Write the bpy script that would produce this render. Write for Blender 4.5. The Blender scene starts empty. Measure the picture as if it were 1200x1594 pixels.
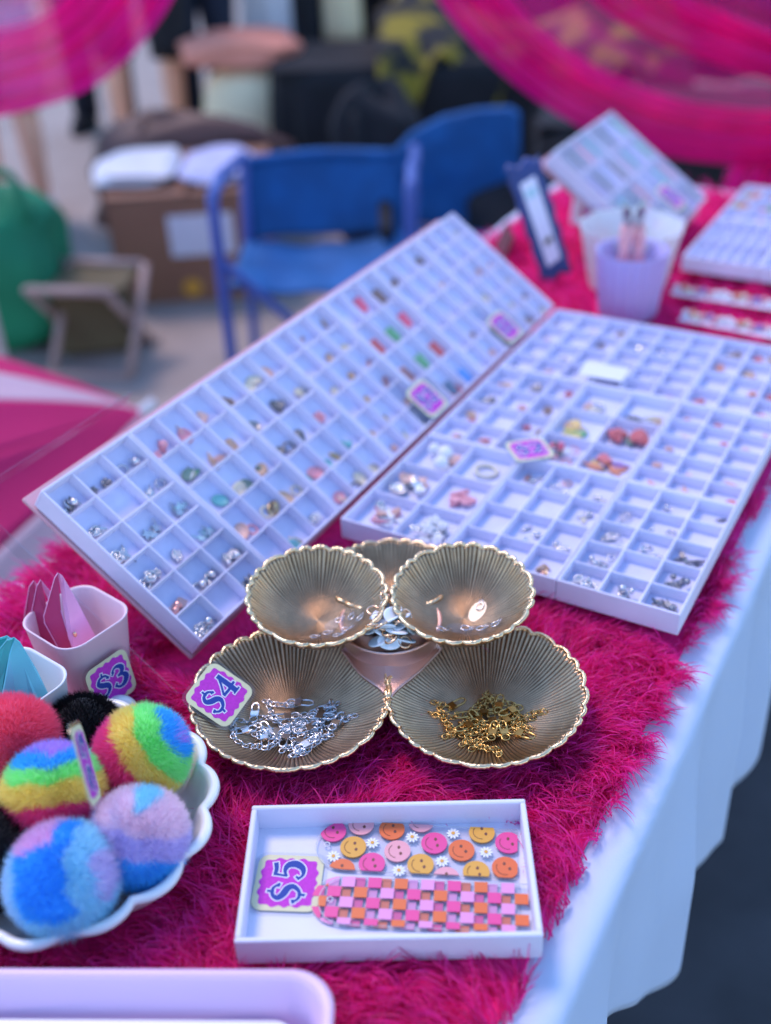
import bpy, math, random
import numpy as np
from mathutils import Vector, Matrix
random.seed(7); RNG = np.random.default_rng(7)
sc = bpy.context.scene
C = sc.collection
# ------------------------------------------------------------------ camera
F_PX, W_PX, H_PX = 1700.28, 1200.0, 1594.0
CAM = np.array([0.0, 0.0, 0.6])                       # 0.6 m above the fur throw
CR = np.array([0.99896302, -0.025057, -0.03801366])
CU = np.array([0.04552901, 0.54978156, 0.83406675])
CF = np.array([0.0, 0.83493256, -0.55035226])
cam_d = bpy.data.cameras.new('camera'); cam = bpy.data.objects.new('camera', cam_d); C.objects.link(cam)
cam.matrix_world = Matrix(((CR[0], CU[0], -CF[0], CAM[0]), (CR[1], CU[1], -CF[1], CAM[1]), (CR[2], CU[2], -CF[2], CAM[2]), (0, 0, 0, 1)))
cam_d.sensor_fit = 'HORIZONTAL'; cam_d.sensor_width = 36.0; cam_d.lens = F_PX / W_PX * 36.0
cam_d.clip_start = 0.02; cam_d.clip_end = 400
cam_d.dof.use_dof = True; cam_d.dof.focus_distance = 0.79; cam_d.dof.aperture_fstop = cam_d.lens / 1000 / 0.0150
sc.camera = cam
# ------------------------------------------------------------------ sky, sun, exposure
SUN_EL, SUN_AZ = math.radians(60), math.radians(-38)     # azimuth clockwise from +Y: beyond the stall, to the left
w = bpy.data.worlds.new('World'); sc.world = w; w.use_nodes = True
nt = w.node_tree; bg = nt.nodes['Background']
sky = nt.nodes.new('ShaderNodeTexSky'); sky.sky_type = 'NISHITA'; sky.sun_disc = False
sky.sun_elevation = SUN_EL; sky.sun_rotation = SUN_AZ % (2 * math.pi); sky.air_density = 1.0; sky.dust_density = 0.0; sky.ozone_density = 4.5; sky.altitude = 0
nt.links.new(sky.outputs[0], bg.inputs[0]); bg.inputs[1].default_value = 0.15
sun_d = bpy.data.lights.new('sun', 'SUN'); sun = bpy.data.objects.new('sun', sun_d); C.objects.link(sun)
sun_d.energy = 0.85; sun_d.angle = math.radians(18); sun_d.color = (1.0, 0.76, 0.70)
sd = Vector((math.sin(SUN_AZ) * math.cos(SUN_EL), math.cos(SUN_AZ) * math.cos(SUN_EL), math.sin(SUN_EL)))
sun.rotation_euler = sd.to_track_quat('Z', 'Y').to_euler(); sun.location = sd * 30
sc.view_settings.view_transform = 'Standard'; sc.view_settings.look = 'None'; sc.view_settings.gamma = 1
sc.view_settings.exposure = 1.44
sc.cycles.transparent_max_bounces = 24; sc.cycles.max_bounces = 8; sc.cycles.caustics_reflective = False; sc.cycles.caustics_refractive = False
sc.cycles.sample_clamp_indirect = 6.0

# ------------------------------------------------------------------ pixels to points
def ray(x, y):
    d = CF * F_PX + CR * (x - W_PX / 2) - CU * (y - H_PX / 2)
    return d / np.linalg.norm(d)
def P(x, y, z=0.0):
    d = ray(x, y); return Vector(CAM + d * (z - CAM[2]) / d[2])
def D(x, y, Y):
    d = ray(x, y); return Vector(CAM + d * (Y / d[1]))
YAW = -0.53515
EV = Vector((math.cos(YAW), math.sin(YAW), 0)); NV = Vector((-math.sin(YAW), math.cos(YAW), 0)); ZV = Vector((0, 0, 1))
def EN(a, b, z=0.0): return EV * a + NV * b + ZV * z
GZ = -0.75
def mtx(o, x, y, z):
    return Matrix(((x[0], y[0], z[0], o[0]), (x[1], y[1], z[1], o[1]), (x[2], y[2], z[2], o[2]), (0, 0, 0, 1)))
def at(loc, rz=0.0, rx=0.0, ry=0.0):
    return Matrix.Translation(Vector(loc)) @ Matrix.Rotation(rz, 4, 'Z') @ Matrix.Rotation(ry, 4, 'Y') @ Matrix.Rotation(rx, 4, 'X')
R = math.radians

# ------------------------------------------------------------------ materials
def mat(name, col, rough=0.5, metal=0.0, noise=None, bump=None, trans=0.0, alpha=1.0, sheen=0.0, spec=0.5, coat=0.0, attr=None, sss=0.0):
    """noise=(scale, amount): uneven colour; bump=(scale, strength)"""
    m = bpy.data.materials.new(name); m.use_nodes = True
    t = m.node_tree; b = t.nodes['Principled BSDF']; out = t.nodes['Material Output']
    b.inputs['Base Color'].default_value = (*col, 1); b.inputs['Roughness'].default_value = rough
    b.inputs['Metallic'].default_value = metal; b.inputs['Specular IOR Level'].default_value = spec
    b.inputs['Sheen Weight'].default_value = sheen; b.inputs['Coat Weight'].default_value = coat
    src = None
    if attr:
        a = t.nodes.new('ShaderNodeAttribute'); a.attribute_name = attr; src = a.outputs['Color']
    if noise:
        tc = t.nodes.new('ShaderNodeTexCoord'); nz = t.nodes.new('ShaderNodeTexNoise'); nz.inputs['Scale'].default_value = noise[0]; nz.inputs['Detail'].default_value = 6
        t.links.new(tc.outputs['Object'], nz.inputs['Vector'])
        hs = t.nodes.new('ShaderNodeHueSaturation'); mr = t.nodes.new('ShaderNodeMapRange')
        mr.inputs['From Min'].default_value = 0.3; mr.inputs['From Max'].default_value = 0.7
        mr.inputs['To Min'].default_value = 1 - noise[1]; mr.inputs['To Max'].default_value = 1 + noise[1]
        t.links.new(nz.outputs['Fac'], mr.inputs['Value']); t.links.new(mr.outputs[0], hs.inputs['Value'])
        if src: t.links.new(src, hs.inputs['Color'])
        else: hs.inputs['Color'].default_value = (*col, 1)
        src = hs.outputs['Color']
    if src: t.links.new(src, b.inputs['Base Color'])
    if bump:
        tc = t.nodes.new('ShaderNodeTexCoord'); nz = t.nodes.new('ShaderNodeTexNoise'); nz.inputs['Scale'].default_value = bump[0]; nz.inputs['Detail'].default_value = 8
        bp = t.nodes.new('ShaderNodeBump'); bp.inputs['Strength'].default_value = bump[1]; bp.inputs['Distance'].default_value = 0.001 if bump[0] > 60 else 0.01
        t.links.new(tc.outputs['Object'], nz.inputs['Vector']); t.links.new(nz.outputs['Fac'], bp.inputs['Height']); t.links.new(bp.outputs[0], b.inputs['Normal'])
    last = b.outputs[0]
    if trans > 0:
        tr = t.nodes.new('ShaderNodeBsdfTranslucent'); mx = t.nodes.new('ShaderNodeMixShader'); mx.inputs[0].default_value = trans
        tr.inputs['Color'].default_value = (*col, 1)
        if src: t.links.new(src, tr.inputs['Color'])
        t.links.new(last, mx.inputs[1]); t.links.new(tr.outputs[0], mx.inputs[2]); last = mx.outputs[0]
    if alpha < 1:
        tp = t.nodes.new('ShaderNodeBsdfTransparent'); mx = t.nodes.new('ShaderNodeMixShader'); mx.inputs[0].default_value = alpha
        t.links.new(tp.outputs[0], mx.inputs[1]); t.links.new(last, mx.inputs[2]); last = mx.outputs[0]
    if sss: b.inputs['Subsurface Weight'].default_value = sss; b.inputs['Subsurface Radius'].default_value = (0.01, 0.008, 0.008)
    t.links.new(last, out.inputs[0])
    return m
def clear_mat(name, tint=(0.97, 0.97, 0.98), refl=0.08, rough=0.06):
    m = bpy.data.materials.new(name); m.use_nodes = True; t = m.node_tree; t.nodes.clear()
    out = t.nodes.new('ShaderNodeOutputMaterial'); tp = t.nodes.new('ShaderNodeBsdfTransparent'); gl = t.nodes.new('ShaderNodeBsdfGlossy'); mx = t.nodes.new('ShaderNodeMixShader')
    fr = t.nodes.new('ShaderNodeFresnel'); ma = t.nodes.new('ShaderNodeMath'); ma.operation = 'ADD'; ma.use_clamp = True
    fr.inputs[0].default_value = 1.4; ma.inputs[1].default_value = refl - 0.03
    tp.inputs[0].default_value = (*tint, 1); gl.inputs['Roughness'].default_value = rough
    ge = t.nodes.new('ShaderNodeNewGeometry'); mu = t.nodes.new('ShaderNodeMath'); mu.operation = 'SUBTRACT'; mu.inputs[0].default_value = 1.0; mm = t.nodes.new('ShaderNodeMath'); mm.operation = 'MULTIPLY'
    t.links.new(ge.outputs['Backfacing'], mu.inputs[1]); t.links.new(fr.outputs[0], ma.inputs[0]); t.links.new(ma.outputs[0], mm.inputs[0]); t.links.new(mu.outputs[0], mm.inputs[1]); t.links.new(mm.outputs[0], mx.inputs[0]); t.links.new(tp.outputs[0], mx.inputs[1]); t.links.new(gl.outputs[0], mx.inputs[2]); t.links.new(mx.outputs[0], out.inputs[0])
    return m
M = {}
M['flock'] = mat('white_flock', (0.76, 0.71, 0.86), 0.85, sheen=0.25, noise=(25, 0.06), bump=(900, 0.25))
M['flock_shaded'] = mat('white_flock_shaded', (0.63, 0.64, 0.84), 0.9, sheen=0.2, noise=(35, 0.08), bump=(900, 0.25))  # cell floors: same white flock, with the blue shade put into its colour
M['card_white'] = mat('white_card', (0.73, 0.72, 0.83), 0.6, noise=(30, 0.025), bump=(700, 0.2))
M['cloth_white'] = mat('white_tablecloth', (0.62, 0.69, 0.86), 0.75, noise=(6, 0.03), bump=(600, 0.15), trans=0.12)
M['ceramic'] = mat('white_ceramic', (0.82, 0.82, 0.80), 0.28, noise=(12, 0.02), coat=0.25)
M['plastic_white'] = mat('white_plastic', (0.80, 0.79, 0.80), 0.35)
M['plastic_pink'] = mat('pale_pink_plastic', (0.82, 0.58, 0.64), 0.35, noise=(20, 0.02))
M['plastic_lilac'] = mat('lilac_plastic', (0.84, 0.58, 0.80), 0.32, noise=(8, 0.02), trans=0.15)
M['cup_lilac'] = mat('lilac_cup', (0.46, 0.40, 0.72), 0.4)
M['frosted'] = mat('frosted_plastic', (0.78, 0.80, 0.82), 0.35, alpha=0.55)
M['gold'] = mat('champagne_metal', (0.62, 0.49, 0.34), 0.30, 1.0, noise=(70, 0.16), bump=(1400, 0.35), attr='Col')
M['gold_rim'] = mat('polished_rim_metal', (0.86, 0.62, 0.36), 0.30, 1.0, noise=(90, 0.15), bump=(300, 0.35))
M['rose'] = mat('rose_gold_metal', (0.72, 0.46, 0.40), 0.36, 1.0, bump=(900, 0.5))
M['chain_silver'] = mat('silver_chain', (0.72, 0.73, 0.75), 0.2, 1.0)
M['chain_gold'] = mat('gold_chain', (0.66, 0.42, 0.14), 0.24, 1.0)
M['hook_gold'] = mat('rose_gold_wire', (0.85, 0.55, 0.36), 0.2, 1.0)
M['disc_white'] = mat('white_enamel', (0.92, 0.91, 0.91), 0.5)
M['clear'] = clear_mat('clear_acrylic', (.98, .98, .99), .11, .10)
M['clear_soft'] = clear_mat('clear_plastic_film', (0.96, 0.97, 0.98), 0.08, 0.22)
M['leather_pink'] = mat('pink_leather', (0.46, 0.03, 0.13), 0.45, noise=(30, 0.06), bump=(400, 0.2))
M['leather_lilac'] = mat('light_pink_leather', (0.80, 0.34, 0.58), 0.4, noise=(30, 0.04), bump=(400, 0.15))
M['leather_teal'] = mat('dark_teal_leather', (0.03, 0.36, 0.36), 0.45, noise=(30, 0.06), bump=(400, 0.2))
M['leather_aqua'] = mat('aqua_leather', (0.12, 0.52, 0.62), 0.42, noise=(30, 0.05), bump=(400, 0.15))
M['tag_field'] = mat('magenta_print', (0.52, 0.03, 0.46), 0.7, noise=(500, 0.12))
M['tag_edge'] = mat('cream_print', (0.70, 0.66, 0.40), 0.7)
M['ink_blue'] = mat('blue_ink', (0.012, 0.05, 0.30), 0.7)
M['ink_white'] = mat('white_ink', (0.75, 0.78, 0.82), 0.7)
M['hot_pink'] = mat('hot_pink_acrylic', (0.80, 0.07, 0.27), 0.35)
M['soft_pink'] = mat('soft_pink_acrylic', (0.82, 0.36, 0.38), 0.35)
M['lilac_pink'] = mat('lilac_pink_acrylic', (0.80, 0.30, 0.55), 0.35)
M['orange'] = mat('orange_acrylic', (0.78, 0.16, 0.04), 0.35)
M['yellow'] = mat('mustard_acrylic', (0.75, 0.37, 0.05), 0.35)
M['face_ink'] = mat('brown_face_lines', (0.16, 0.05, 0.03), 0.5)
M['daisy'] = mat('white_petal', (0.85, 0.85, 0.85), 0.4)
M['asphalt'] = mat('asphalt', (0.045, 0.046, 0.052), 0.9, noise=(9, 0.25), bump=(120, 0.8))
M['lit_asphalt'] = mat('asphalt_painted_lit', (0.33, 0.27, 0.24), 0.9, noise=(5, 0.14), bump=(150, 0.6))  # ground behind the table: its brighter, warmer light is put into the colour
M['blue_fabric'] = mat('blue_canvas', (0.002, 0.095, 0.30), 0.75, noise=(14, 0.2), bump=(500, 0.4))
M['blue_frame'] = mat('periwinkle_tube', (0.06, 0.11, 0.38), 0.4)
M['black_cloth'] = mat('black_cloth', (0.012, 0.012, 0.016), 0.9, noise=(8, 0.3))
M['dark_metal'] = mat('dark_tube', (0.02, 0.02, 0.024), 0.5)
M['cardboard'] = mat('cardboard', (0.30, 0.145, 0.09), 0.85, noise=(7, 0.1), bump=(200, 0.3))
M['green'] = mat('green_canvas', (0.004, 0.20, 0.09), 0.75, noise=(8, 0.15))
M['olive'] = mat('olive_canvas', (0.13, 0.10, 0.05), 0.85, noise=(10, 0.12))
M['beige'] = mat('beige_tube', (0.40, 0.28, 0.25), 0.5)
M['brown'] = mat('brown_leather', (0.09, 0.035, 0.028), 0.55, noise=(9, 0.25))
M['cream'] = mat('cream_fabric', (0.90, 0.74, 0.46), 0.85, noise=(8, 0.06))
M['salmon'] = mat('salmon_fabric', (0.80, 0.28, 0.19), 0.85, noise=(8, 0.1))
M['navy'] = mat('navy_frame', (0.018, 0.04, 0.17), 0.5, noise=(20, 0.2))
M['skin'] = mat('skin', (0.92, 0.46, 0.29), 0.55, noise=(12, 0.05))
M['hair'] = mat('brown_hair', (0.04, 0.02, 0.012), 0.6)
M['denim'] = mat('light_blue_cotton', (0.28, 0.34, 0.60), 0.8, noise=(10, 0.1))
M['denim_dark'] = mat('dark_denim', (0.012, 0.018, 0.04), 0.85, noise=(12, 0.2))
M['white_shoe'] = mat('white_canvas_shoe', (0.72, 0.70, 0.74), 0.6)
M['lilac_cloth'] = mat('pale_lilac_fabric', (0.50, 0.50, 0.72), 0.8, noise=(6, 0.06))
M['stripe_pink'] = mat('hot_pink_panel', (0.70, 0.012, 0.16), 0.7, trans=0.2, noise=(5, 0.06))
M['stripe_white'] = mat('pale_pink_panel', (0.78, 0.55, 0.62), 0.7, trans=0.2, noise=(5, 0.04))
M['tulle_dense'] = mat('hot_pink_tulle_gathered', (0.92, 0.0, 0.30), 0.7, trans=0.5, alpha=0.78, noise=(9, 0.12))
M['tulle'] = mat('hot_pink_tulle_sheer', (0.90, 0.01, 0.30), 0.7, trans=0.5, alpha=0.42, noise=(9, 0.12))
M['maroon'] = mat('maroon_card', (0.10, 0.008, 0.02), 0.6)
M['board_pink'] = mat('pink_foam_board', (0.66, 0.34, 0.38), 0.6, noise=(20, 0.05))
M['steel'] = mat('plier_steel', (0.45, 0.45, 0.47), 0.35, 1.0)
M['fur'] = mat('hot_pink_faux_fur', (0.7, 0.01, 0.16), 0.42, trans=0.55, attr='Col', spec=0.25)
M['fur_back'] = mat('hot_pink_backing', (0.85, 0.012, 0.22), 0.95, noise=(120, 0.2))
M['pom_fur'] = mat('plush_fur', (0.5, 0.5, 0.5), 0.6, trans=0.5, attr='Col', spec=0.25)
M['pom_core'] = mat('plush_core', (.5, .5, .5), 0.9, attr='Col', sheen=.3, bump=(450, 1.0))
M['pole_white'] = mat('white_painted_pole', (0.75, 0.75, 0.78), 0.4)

# ------------------------------------------------------------------ mesh builder
class MB:
    def __init__(s): s.v, s.f, s.sm = [], [], []
    def add(s, vs, fs, smooth=False):
        o = len(s.v); s.v += [tuple(v) for v in vs]; s.f += [tuple(i + o for i in f) for f in fs]; s.sm += [smooth] * len(fs); return s
    def box(s, c, d, m=None, bev=0.0):
        x, y, z = d[0] / 2, d[1] / 2, d[2] / 2
        if bev > 0:
            b = min(bev, x * .9, y * .9, z * .9); V = []
            for sz in (-1, 1):
                V += [(x - b, y, sz), (-x + b, y, sz), (-x, y - b, sz), (-x, -y + b, sz), (-x + b, -y, sz), (x - b, -y, sz), (x, -y + b, sz), (x, y - b, sz)]
            def ring(inset, zz):
                X, Y = x - inset, y - inset; B = b
                return [(X - B, Y, zz), (-X + B, Y, zz), (-X, Y - B, zz), (-X, -Y + B, zz), (-X + B, -Y, zz), (X - B, -Y, zz), (X, -Y + B, zz), (X, Y - B, zz)]
            rs = [ring(b, -z), ring(0, -z + b), ring(0, z - b), ring(b, z)]
            vs = [v for r in rs for v in r]; fs = [tuple(range(7, -1, -1))]
            for k in range(3):
                for i in range(8): fs.append((k * 8 + i, k * 8 + (i + 1) % 8, (k + 1) * 8 + (i + 1) % 8, (k + 1) * 8 + i))
            fs.append(tuple(range(24, 32)))
        else:
            vs = [(-x, -y, -z), (x, -y, -z), (x, y, -z), (-x, y, -z), (-x, -y, z), (x, -y, z), (x, y, z), (-x, y, z)]
            fs = [(3, 2, 1, 0), (4, 5, 6, 7), (0, 1, 5, 4), (1, 2, 6, 5), (2, 3, 7, 6), (3, 0, 4, 7)]
        vs = [Vector(v) for v in vs]
        if m is not None: vs = [m @ v for v in vs]
        return s.add([v + Vector(c) for v in vs], fs)
    def tube(s, pts, rad, n=8, closed=False, cap=True):
        pts = [Vector(p) for p in pts]; k = len(pts)
        rad = [rad] * k if not hasattr(rad, '__len__') else rad
        vs = []; up = None
        for i, p in enumerate(pts):
            a = pts[(i - 1) % k] if (closed or i > 0) else p; b = pts[(i + 1) % k] if (closed or i < k - 1) else p
            t = (b - a).normalized()
            if up is None:
                up = t.cross(Vector((0.31, 0.2, 0.93)));
                if up.length < 1e-3: up = t.cross(Vector((1, 0, 0)))
                up.normalize()
            up = (up - t * up.dot(t)).normalized(); sd_ = t.cross(up)
            for j in range(n):
                q = 2 * math.pi * j / n; vs.append(p + (up * math.cos(q) + sd_ * math.sin(q)) * rad[i])
        fs = []
        for i in range(k if closed else k - 1):
            for j in range(n):
                a, b = i * n + j, i * n + (j + 1) % n; c, d = ((i + 1) % k) * n + (j + 1) % n, ((i + 1) % k) * n + j
                fs.append((a, b, c, d))
        if cap and not closed: fs += [tuple(range(n - 1, -1, -1)), tuple(range((k - 1) * n, k * n))]
        return s.add(vs, fs, True)
    def rings(s, rs, cap0=True, cap1=True, smooth=True):
        n = len(rs[0]); vs = [v for r in rs for v in r]; fs = []
        for k in range(len(rs) - 1):
            for i in range(n): fs.append((k * n + i, k * n + (i + 1) % n, (k + 1) * n + (i + 1) % n, (k + 1) * n + i))
        if cap0: fs.append(tuple(range(n - 1, -1, -1)))
        if cap1: fs.append(tuple(range((len(rs) - 1) * n, len(rs) * n)))
        return s.add(vs, fs, smooth)
    def lathe(s, prof, n=32, c=(0, 0, 0)):
        rs = [[(c[0] + r * math.cos(2 * math.pi * i / n), c[1] + r * math.sin(2 * math.pi * i / n), c[2] + z) for i in range(n)] for r, z in prof]
        return s.rings(rs)
    def sphere(s, c, r, n=12, sc_=(1, 1, 1)):
        return s.add(*_sph(c, r, n, sc_), True)
    def prism(s, poly, z0, z1, m=None):
        n = len(poly); vs = [Vector((p[0], p[1], z0)) for p in poly] + [Vector((p[0], p[1], z1)) for p in poly]
        if m is not None: vs = [m @ v for v in vs]
        fs = [tuple(range(n - 1, -1, -1)), tuple(range(n, 2 * n))] + [(i, (i + 1) % n, n + (i + 1) % n, n + i) for i in range(n)]
        return s.add(vs, fs)
    def slab(s, poly3, th):
        """a planar-ish 3D outline given thickness along its normal"""
        ps = [Vector(p) for p in poly3]; nr = Vector((0, 0, 0))
        for i in range(len(ps)): nr += ps[i].cross(ps[(i + 1) % len(ps)])
        nr.normalize(); n = len(ps); c = sum(ps, Vector((0, 0, 0))) / n; b = th * .4
        rs = [[p + (c - p).normalized() * b - nr * th / 2 for p in ps], [p - nr * (th / 2 - b) for p in ps], [p + nr * (th / 2 - b) for p in ps], [p + (c - p).normalized() * b + nr * th / 2 for p in ps]]
        return s.rings(rs, smooth=False)
    def sheet(s, fn, nu, nv, closed_u=False, smooth=True):
        vs = [fn(i / (nu if closed_u else nu - 1), j / (nv - 1)) for j in range(nv) for i in range(nu)]; fs = []
        for j in range(nv - 1):
            for i in range(nu if closed_u else nu - 1):
                a, b = j * nu + i, j * nu + (i + 1) % nu; fs.append((a, b, b + nu, a + nu))
        return s.add(vs, fs, smooth)
    def mesh(s, name, m):
        me = bpy.data.meshes.new(name); me.from_pydata(s.v, [], s.f)
        me.polygons.foreach_set('use_smooth', s.sm); me.update()
        if m is not None: me.materials.append(M[m] if isinstance(m, str) else m)
        return me
    def build(s, name, m, parent=None, mw=None, solid=None):
        o = bpy.data.objects.new(name, s.mesh(name, m)); C.objects.link(o)
        if parent: o.parent = parent
        if mw is not None: o.matrix_basis = mw
        if solid:
            md = o.modifiers.new('solid', 'SOLIDIFY'); md.thickness = solid; md.offset = 0
        return o
def _sph(c, r, n, sc_):
    vs, fs = [], []; m = n // 2
    for j in range(m + 1):
        th = math.pi * j / m
        for i in range(n):
            ph = 2 * math.pi * i / n; vs.append((c[0] + sc_[0] * r * math.sin(th) * math.cos(ph), c[1] + sc_[1] * r * math.sin(th) * math.sin(ph), c[2] + sc_[2] * r * math.cos(th)))
    for j in range(m):
        for i in range(n): fs.append((j * n + i, (j + 1) * n + i, (j + 1) * n + (i + 1) % n, j * n + (i + 1) % n))
    return vs, fs
def tag(o, label, cat, group=None, kind=None):
    if label: o['label'] = label
    if cat: o['category'] = cat
    if group: o['group'] = group
    if kind: o['kind'] = kind
    return o
def thing(name, label, cat, mw=None, group=None):
    o = bpy.data.objects.new(name, None); C.objects.link(o); o.empty_display_size = 0.02
    if mw is not None: o.matrix_basis = mw
    return tag(o, label, cat, group)
def inst(name, me, parent=None, mw=None):
    o = bpy.data.objects.new(name, me); C.objects.link(o)
    if parent: o.parent = parent
    if mw is not None: o.matrix_basis = mw
    return o
def copy_tree(o, parent=None):
    c = o.copy(); C.objects.link(c)
    if parent: c.parent = parent
    for ch in list(o.children): copy_tree(ch, c)
    return c
def rrect(w_, h_, r, n=6):
    pts = []
    for cx, cy, a0 in ((w_ / 2 - r, h_ / 2 - r, 0), (-w_ / 2 + r, h_ / 2 - r, 90), (-w_ / 2 + r, -h_ / 2 + r, 180), (w_ / 2 - r, -h_ / 2 + r, 270)):
        for k in range(n + 1):
            a = R(a0 + 90 * k / n); pts.append((cx + r * math.cos(a), cy + r * math.sin(a)))
    return pts
def crom(pts, n=8, closed=False):
    ps = [np.array(p, float) for p in pts]; k = len(ps); out = []
    for i in range(k if closed else k - 1):
        a = ps[(i - 1) % k] if (closed or i > 0) else 2 * ps[0] - ps[1]; b = ps[i]; c = ps[(i + 1) % k]; d = ps[(i + 2) % k] if (closed or i + 2 < k) else 2 * ps[-1] - ps[-2]
        for t in np.linspace(0, 1, n, endpoint=False):
            out.append(0.5 * (2 * b + (c - a) * t + (2 * a - 5 * b + 4 * c - d) * t * t + (3 * b - a - 3 * c + d) * t ** 3))
    if not closed: out.append(ps[-1])
    return out
def fast_mesh(name, verts, loops, starts, cols, m):
    me = bpy.data.meshes.new(name); me.vertices.add(len(verts)); me.vertices.foreach_set('co', verts.astype(np.float32).ravel())
    me.loops.add(len(loops)); me.loops.foreach_set('vertex_index', loops.astype(np.int32)); me.polygons.add(len(starts)); me.polygons.foreach_set('loop_start', starts.astype(np.int32))
    me.polygons.foreach_set('use_smooth', np.ones(len(starts), bool))
    ca = me.color_attributes.new('Col', 'FLOAT_COLOR', 'POINT'); ca.data.foreach_set('color', cols.astype(np.float32).ravel())
    me.update(calc_edges=True); me.materials.append(M[m]); return me
def strands(name, root, d0, d1, ln, wd, col, segs, m, side_bias=None):
    """tapering hair blades: root (N,3), start / end directions, lengths, widths, colours"""
    N = len(root); ts = np.linspace(0, 1, segs + 1)
    pts = np.zeros((N, segs + 1, 3)); pts[:, 0] = root
    for k in range(segs):
        t = (ts[k] + ts[k + 1]) / 2; d = d0 * (1 - t) + d1 * t; d /= np.linalg.norm(d, axis=1, keepdims=True) + 1e-9
        pts[:, k + 1] = pts[:, k] + d * (ln / segs)[:, None]
    rv = RNG.normal(size=(N, 3)) if side_bias is None else RNG.normal(size=(N, 3)) * .5 + side_bias
    sd_ = np.cross(d0 + d1, rv); sd_ /= np.linalg.norm(sd_, axis=1, keepdims=True) + 1e-9
    nv = 2 * segs + 1; V = np.zeros((N, nv, 3))
    for k in range(segs):
        ww = wd * (1 - 0.65 * (k / segs)) / 2
        V[:, 2 * k] = pts[:, k] - sd_ * ww[:, None]; V[:, 2 * k + 1] = pts[:, k] + sd_ * ww[:, None]
    V[:, -1] = pts[:, -1]
    lp = []
    for k in range(segs - 1): lp += [2 * k, 2 * k + 1, 2 * k + 3, 2 * k + 2]
    lp += [2 * segs - 2, 2 * segs - 1, 2 * segs]; lp = np.array(lp); npoly = segs
    st = np.array([4 * k for k in range(segs)])
    loops = (np.arange(N)[:, None] * nv + lp[None]).ravel(); starts = (np.arange(N)[:, None] * len(lp) + st[None]).ravel()
    cc = np.ones((N, nv, 4)); cc[:, :, :3] = col[:, None, :]
    return fast_mesh(name, V.reshape(-1, 3), loops, starts, cc.reshape(-1, 4), m), pts

# ================================================================== the setting
MB().box((0, 0, GZ - 0.05), (300, 300, 0.1)).build('ground', 'asphalt')['kind'] = 'structure'
pv = MB().add([(-6, 1.75, GZ + 0.004), (-1.6, 1.1, GZ + 0.004), (1.4, 2.9, GZ + 0.004), (9, 6.5, GZ + 0.004), (9, 14, GZ + 0.004), (-10, 14, GZ + 0.004)], [(0, 1, 2, 3, 4, 5)])
pv.build('lit_ground', 'lit_asphalt')['kind'] = 'structure'  # paler sheet over the asphalt, painted as ground in stronger light

# ================================================================== table, cloth, throw
TE0, TE1, TN0, TN1 = -0.735, -0.112, 0.02, 1.96
TM = mtx((0, 0, 0), EV, NV, ZV)
t = thing('folding_table', 'long white folding table carrying the whole pink fur display', 'table', TM @ Matrix.Translation(((TE0 + TE1) / 2, (TN0 + TN1) / 2, GZ)))
MB().box((0, 0, 0.75 - 0.04), (TE1 - TE0 - 0.012, TN1 - TN0 - 0.012, 0.04), bev=0.012).build('tabletop', 'plastic_white', t)
for sx in (-1, 1):
    for sy in (-1, 1):
        MB().tube([(sx * .25, sy * .78, .69), (sx * .25, sy * .80, .0)], .014, 12).build('leg', 'pole_white', t)
    MB().tube([(-.25, sx * .785, .45), (.25, sx * .785, .45)], .01, 10).build('crossbar', 'pole_white', t)
def cloth_pt(u, v):
    # u along the table, v across: left drop .. top .. right drop
    nn = TN0 - .01 + u * (TN1 - TN0 + .02); hw = (TE1 - TE0) / 2; drop = 0.26 + 0.05 * math.sin(nn * 9.1 + .6) + .03 * math.sin(nn * 23)
    s_ = (v - .5) * 2; half = hw + drop; q = abs(s_) * half; sg = 1 if s_ > 0 else -1
    rr = 0.009
    if q < hw - rr: return EN((TE0 + TE1) / 2 + sg * q, nn, -0.0135 + .0006 * math.sin(nn * 31 + q * 40))
    a = (q - (hw - rr)) / rr
    if a < math.pi / 2: return EN((TE0 + TE1) / 2 + sg * (hw - rr + rr * math.sin(a)), nn, -0.0135 - rr * (1 - math.cos(a)))
    dd = q - (hw - rr) - rr * math.pi / 2; k = min(1, dd / .16)
    wv = .75 * math.sin(nn * 34 + 1.6 * math.sin(nn * 7) + .5) + .35 * math.sin(nn * 71 + 2 * math.sin(nn * 5))
    return EN((TE0 + TE1) / 2 + sg * (hw + k * (.004 + .013 * wv) + dd * .015), nn, -0.0135 - rr - dd)
o = MB().sheet(cloth_pt, 420, 110).build('tablecloth', 'cloth_white', solid=.0012)
tag(o, 'plain white tablecloth hanging in soft folds over the table edge', 'tablecloth')

FUR_E0, FUR_E1, FUR_N0, FUR_N1 = -0.712, -0.138, 0.06, 1.93
fur_t = thing('fur_throw', 'hot pink shaggy faux fur throw spread over the white table', 'throw', Matrix())
MB().sheet(lambda u, v: EN(FUR_E0 + .006 + u * (FUR_E1 - FUR_E0 - .012), FUR_N0 + v * (FUR_N1 - FUR_N0), -0.0100 + .0008 * math.sin(u * 60) * math.sin(v * 140)), 60, 160).build('backing', 'fur_back', fur_t)
EXCL = []          # (kind, data, inset): where things press the fur down
def excl_poly(pts): EXCL.append(('p', [(p[0], p[1]) for p in pts]))
def excl_circ(c, r): EXCL.append(('c', (c[0], c[1], r)))

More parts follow.
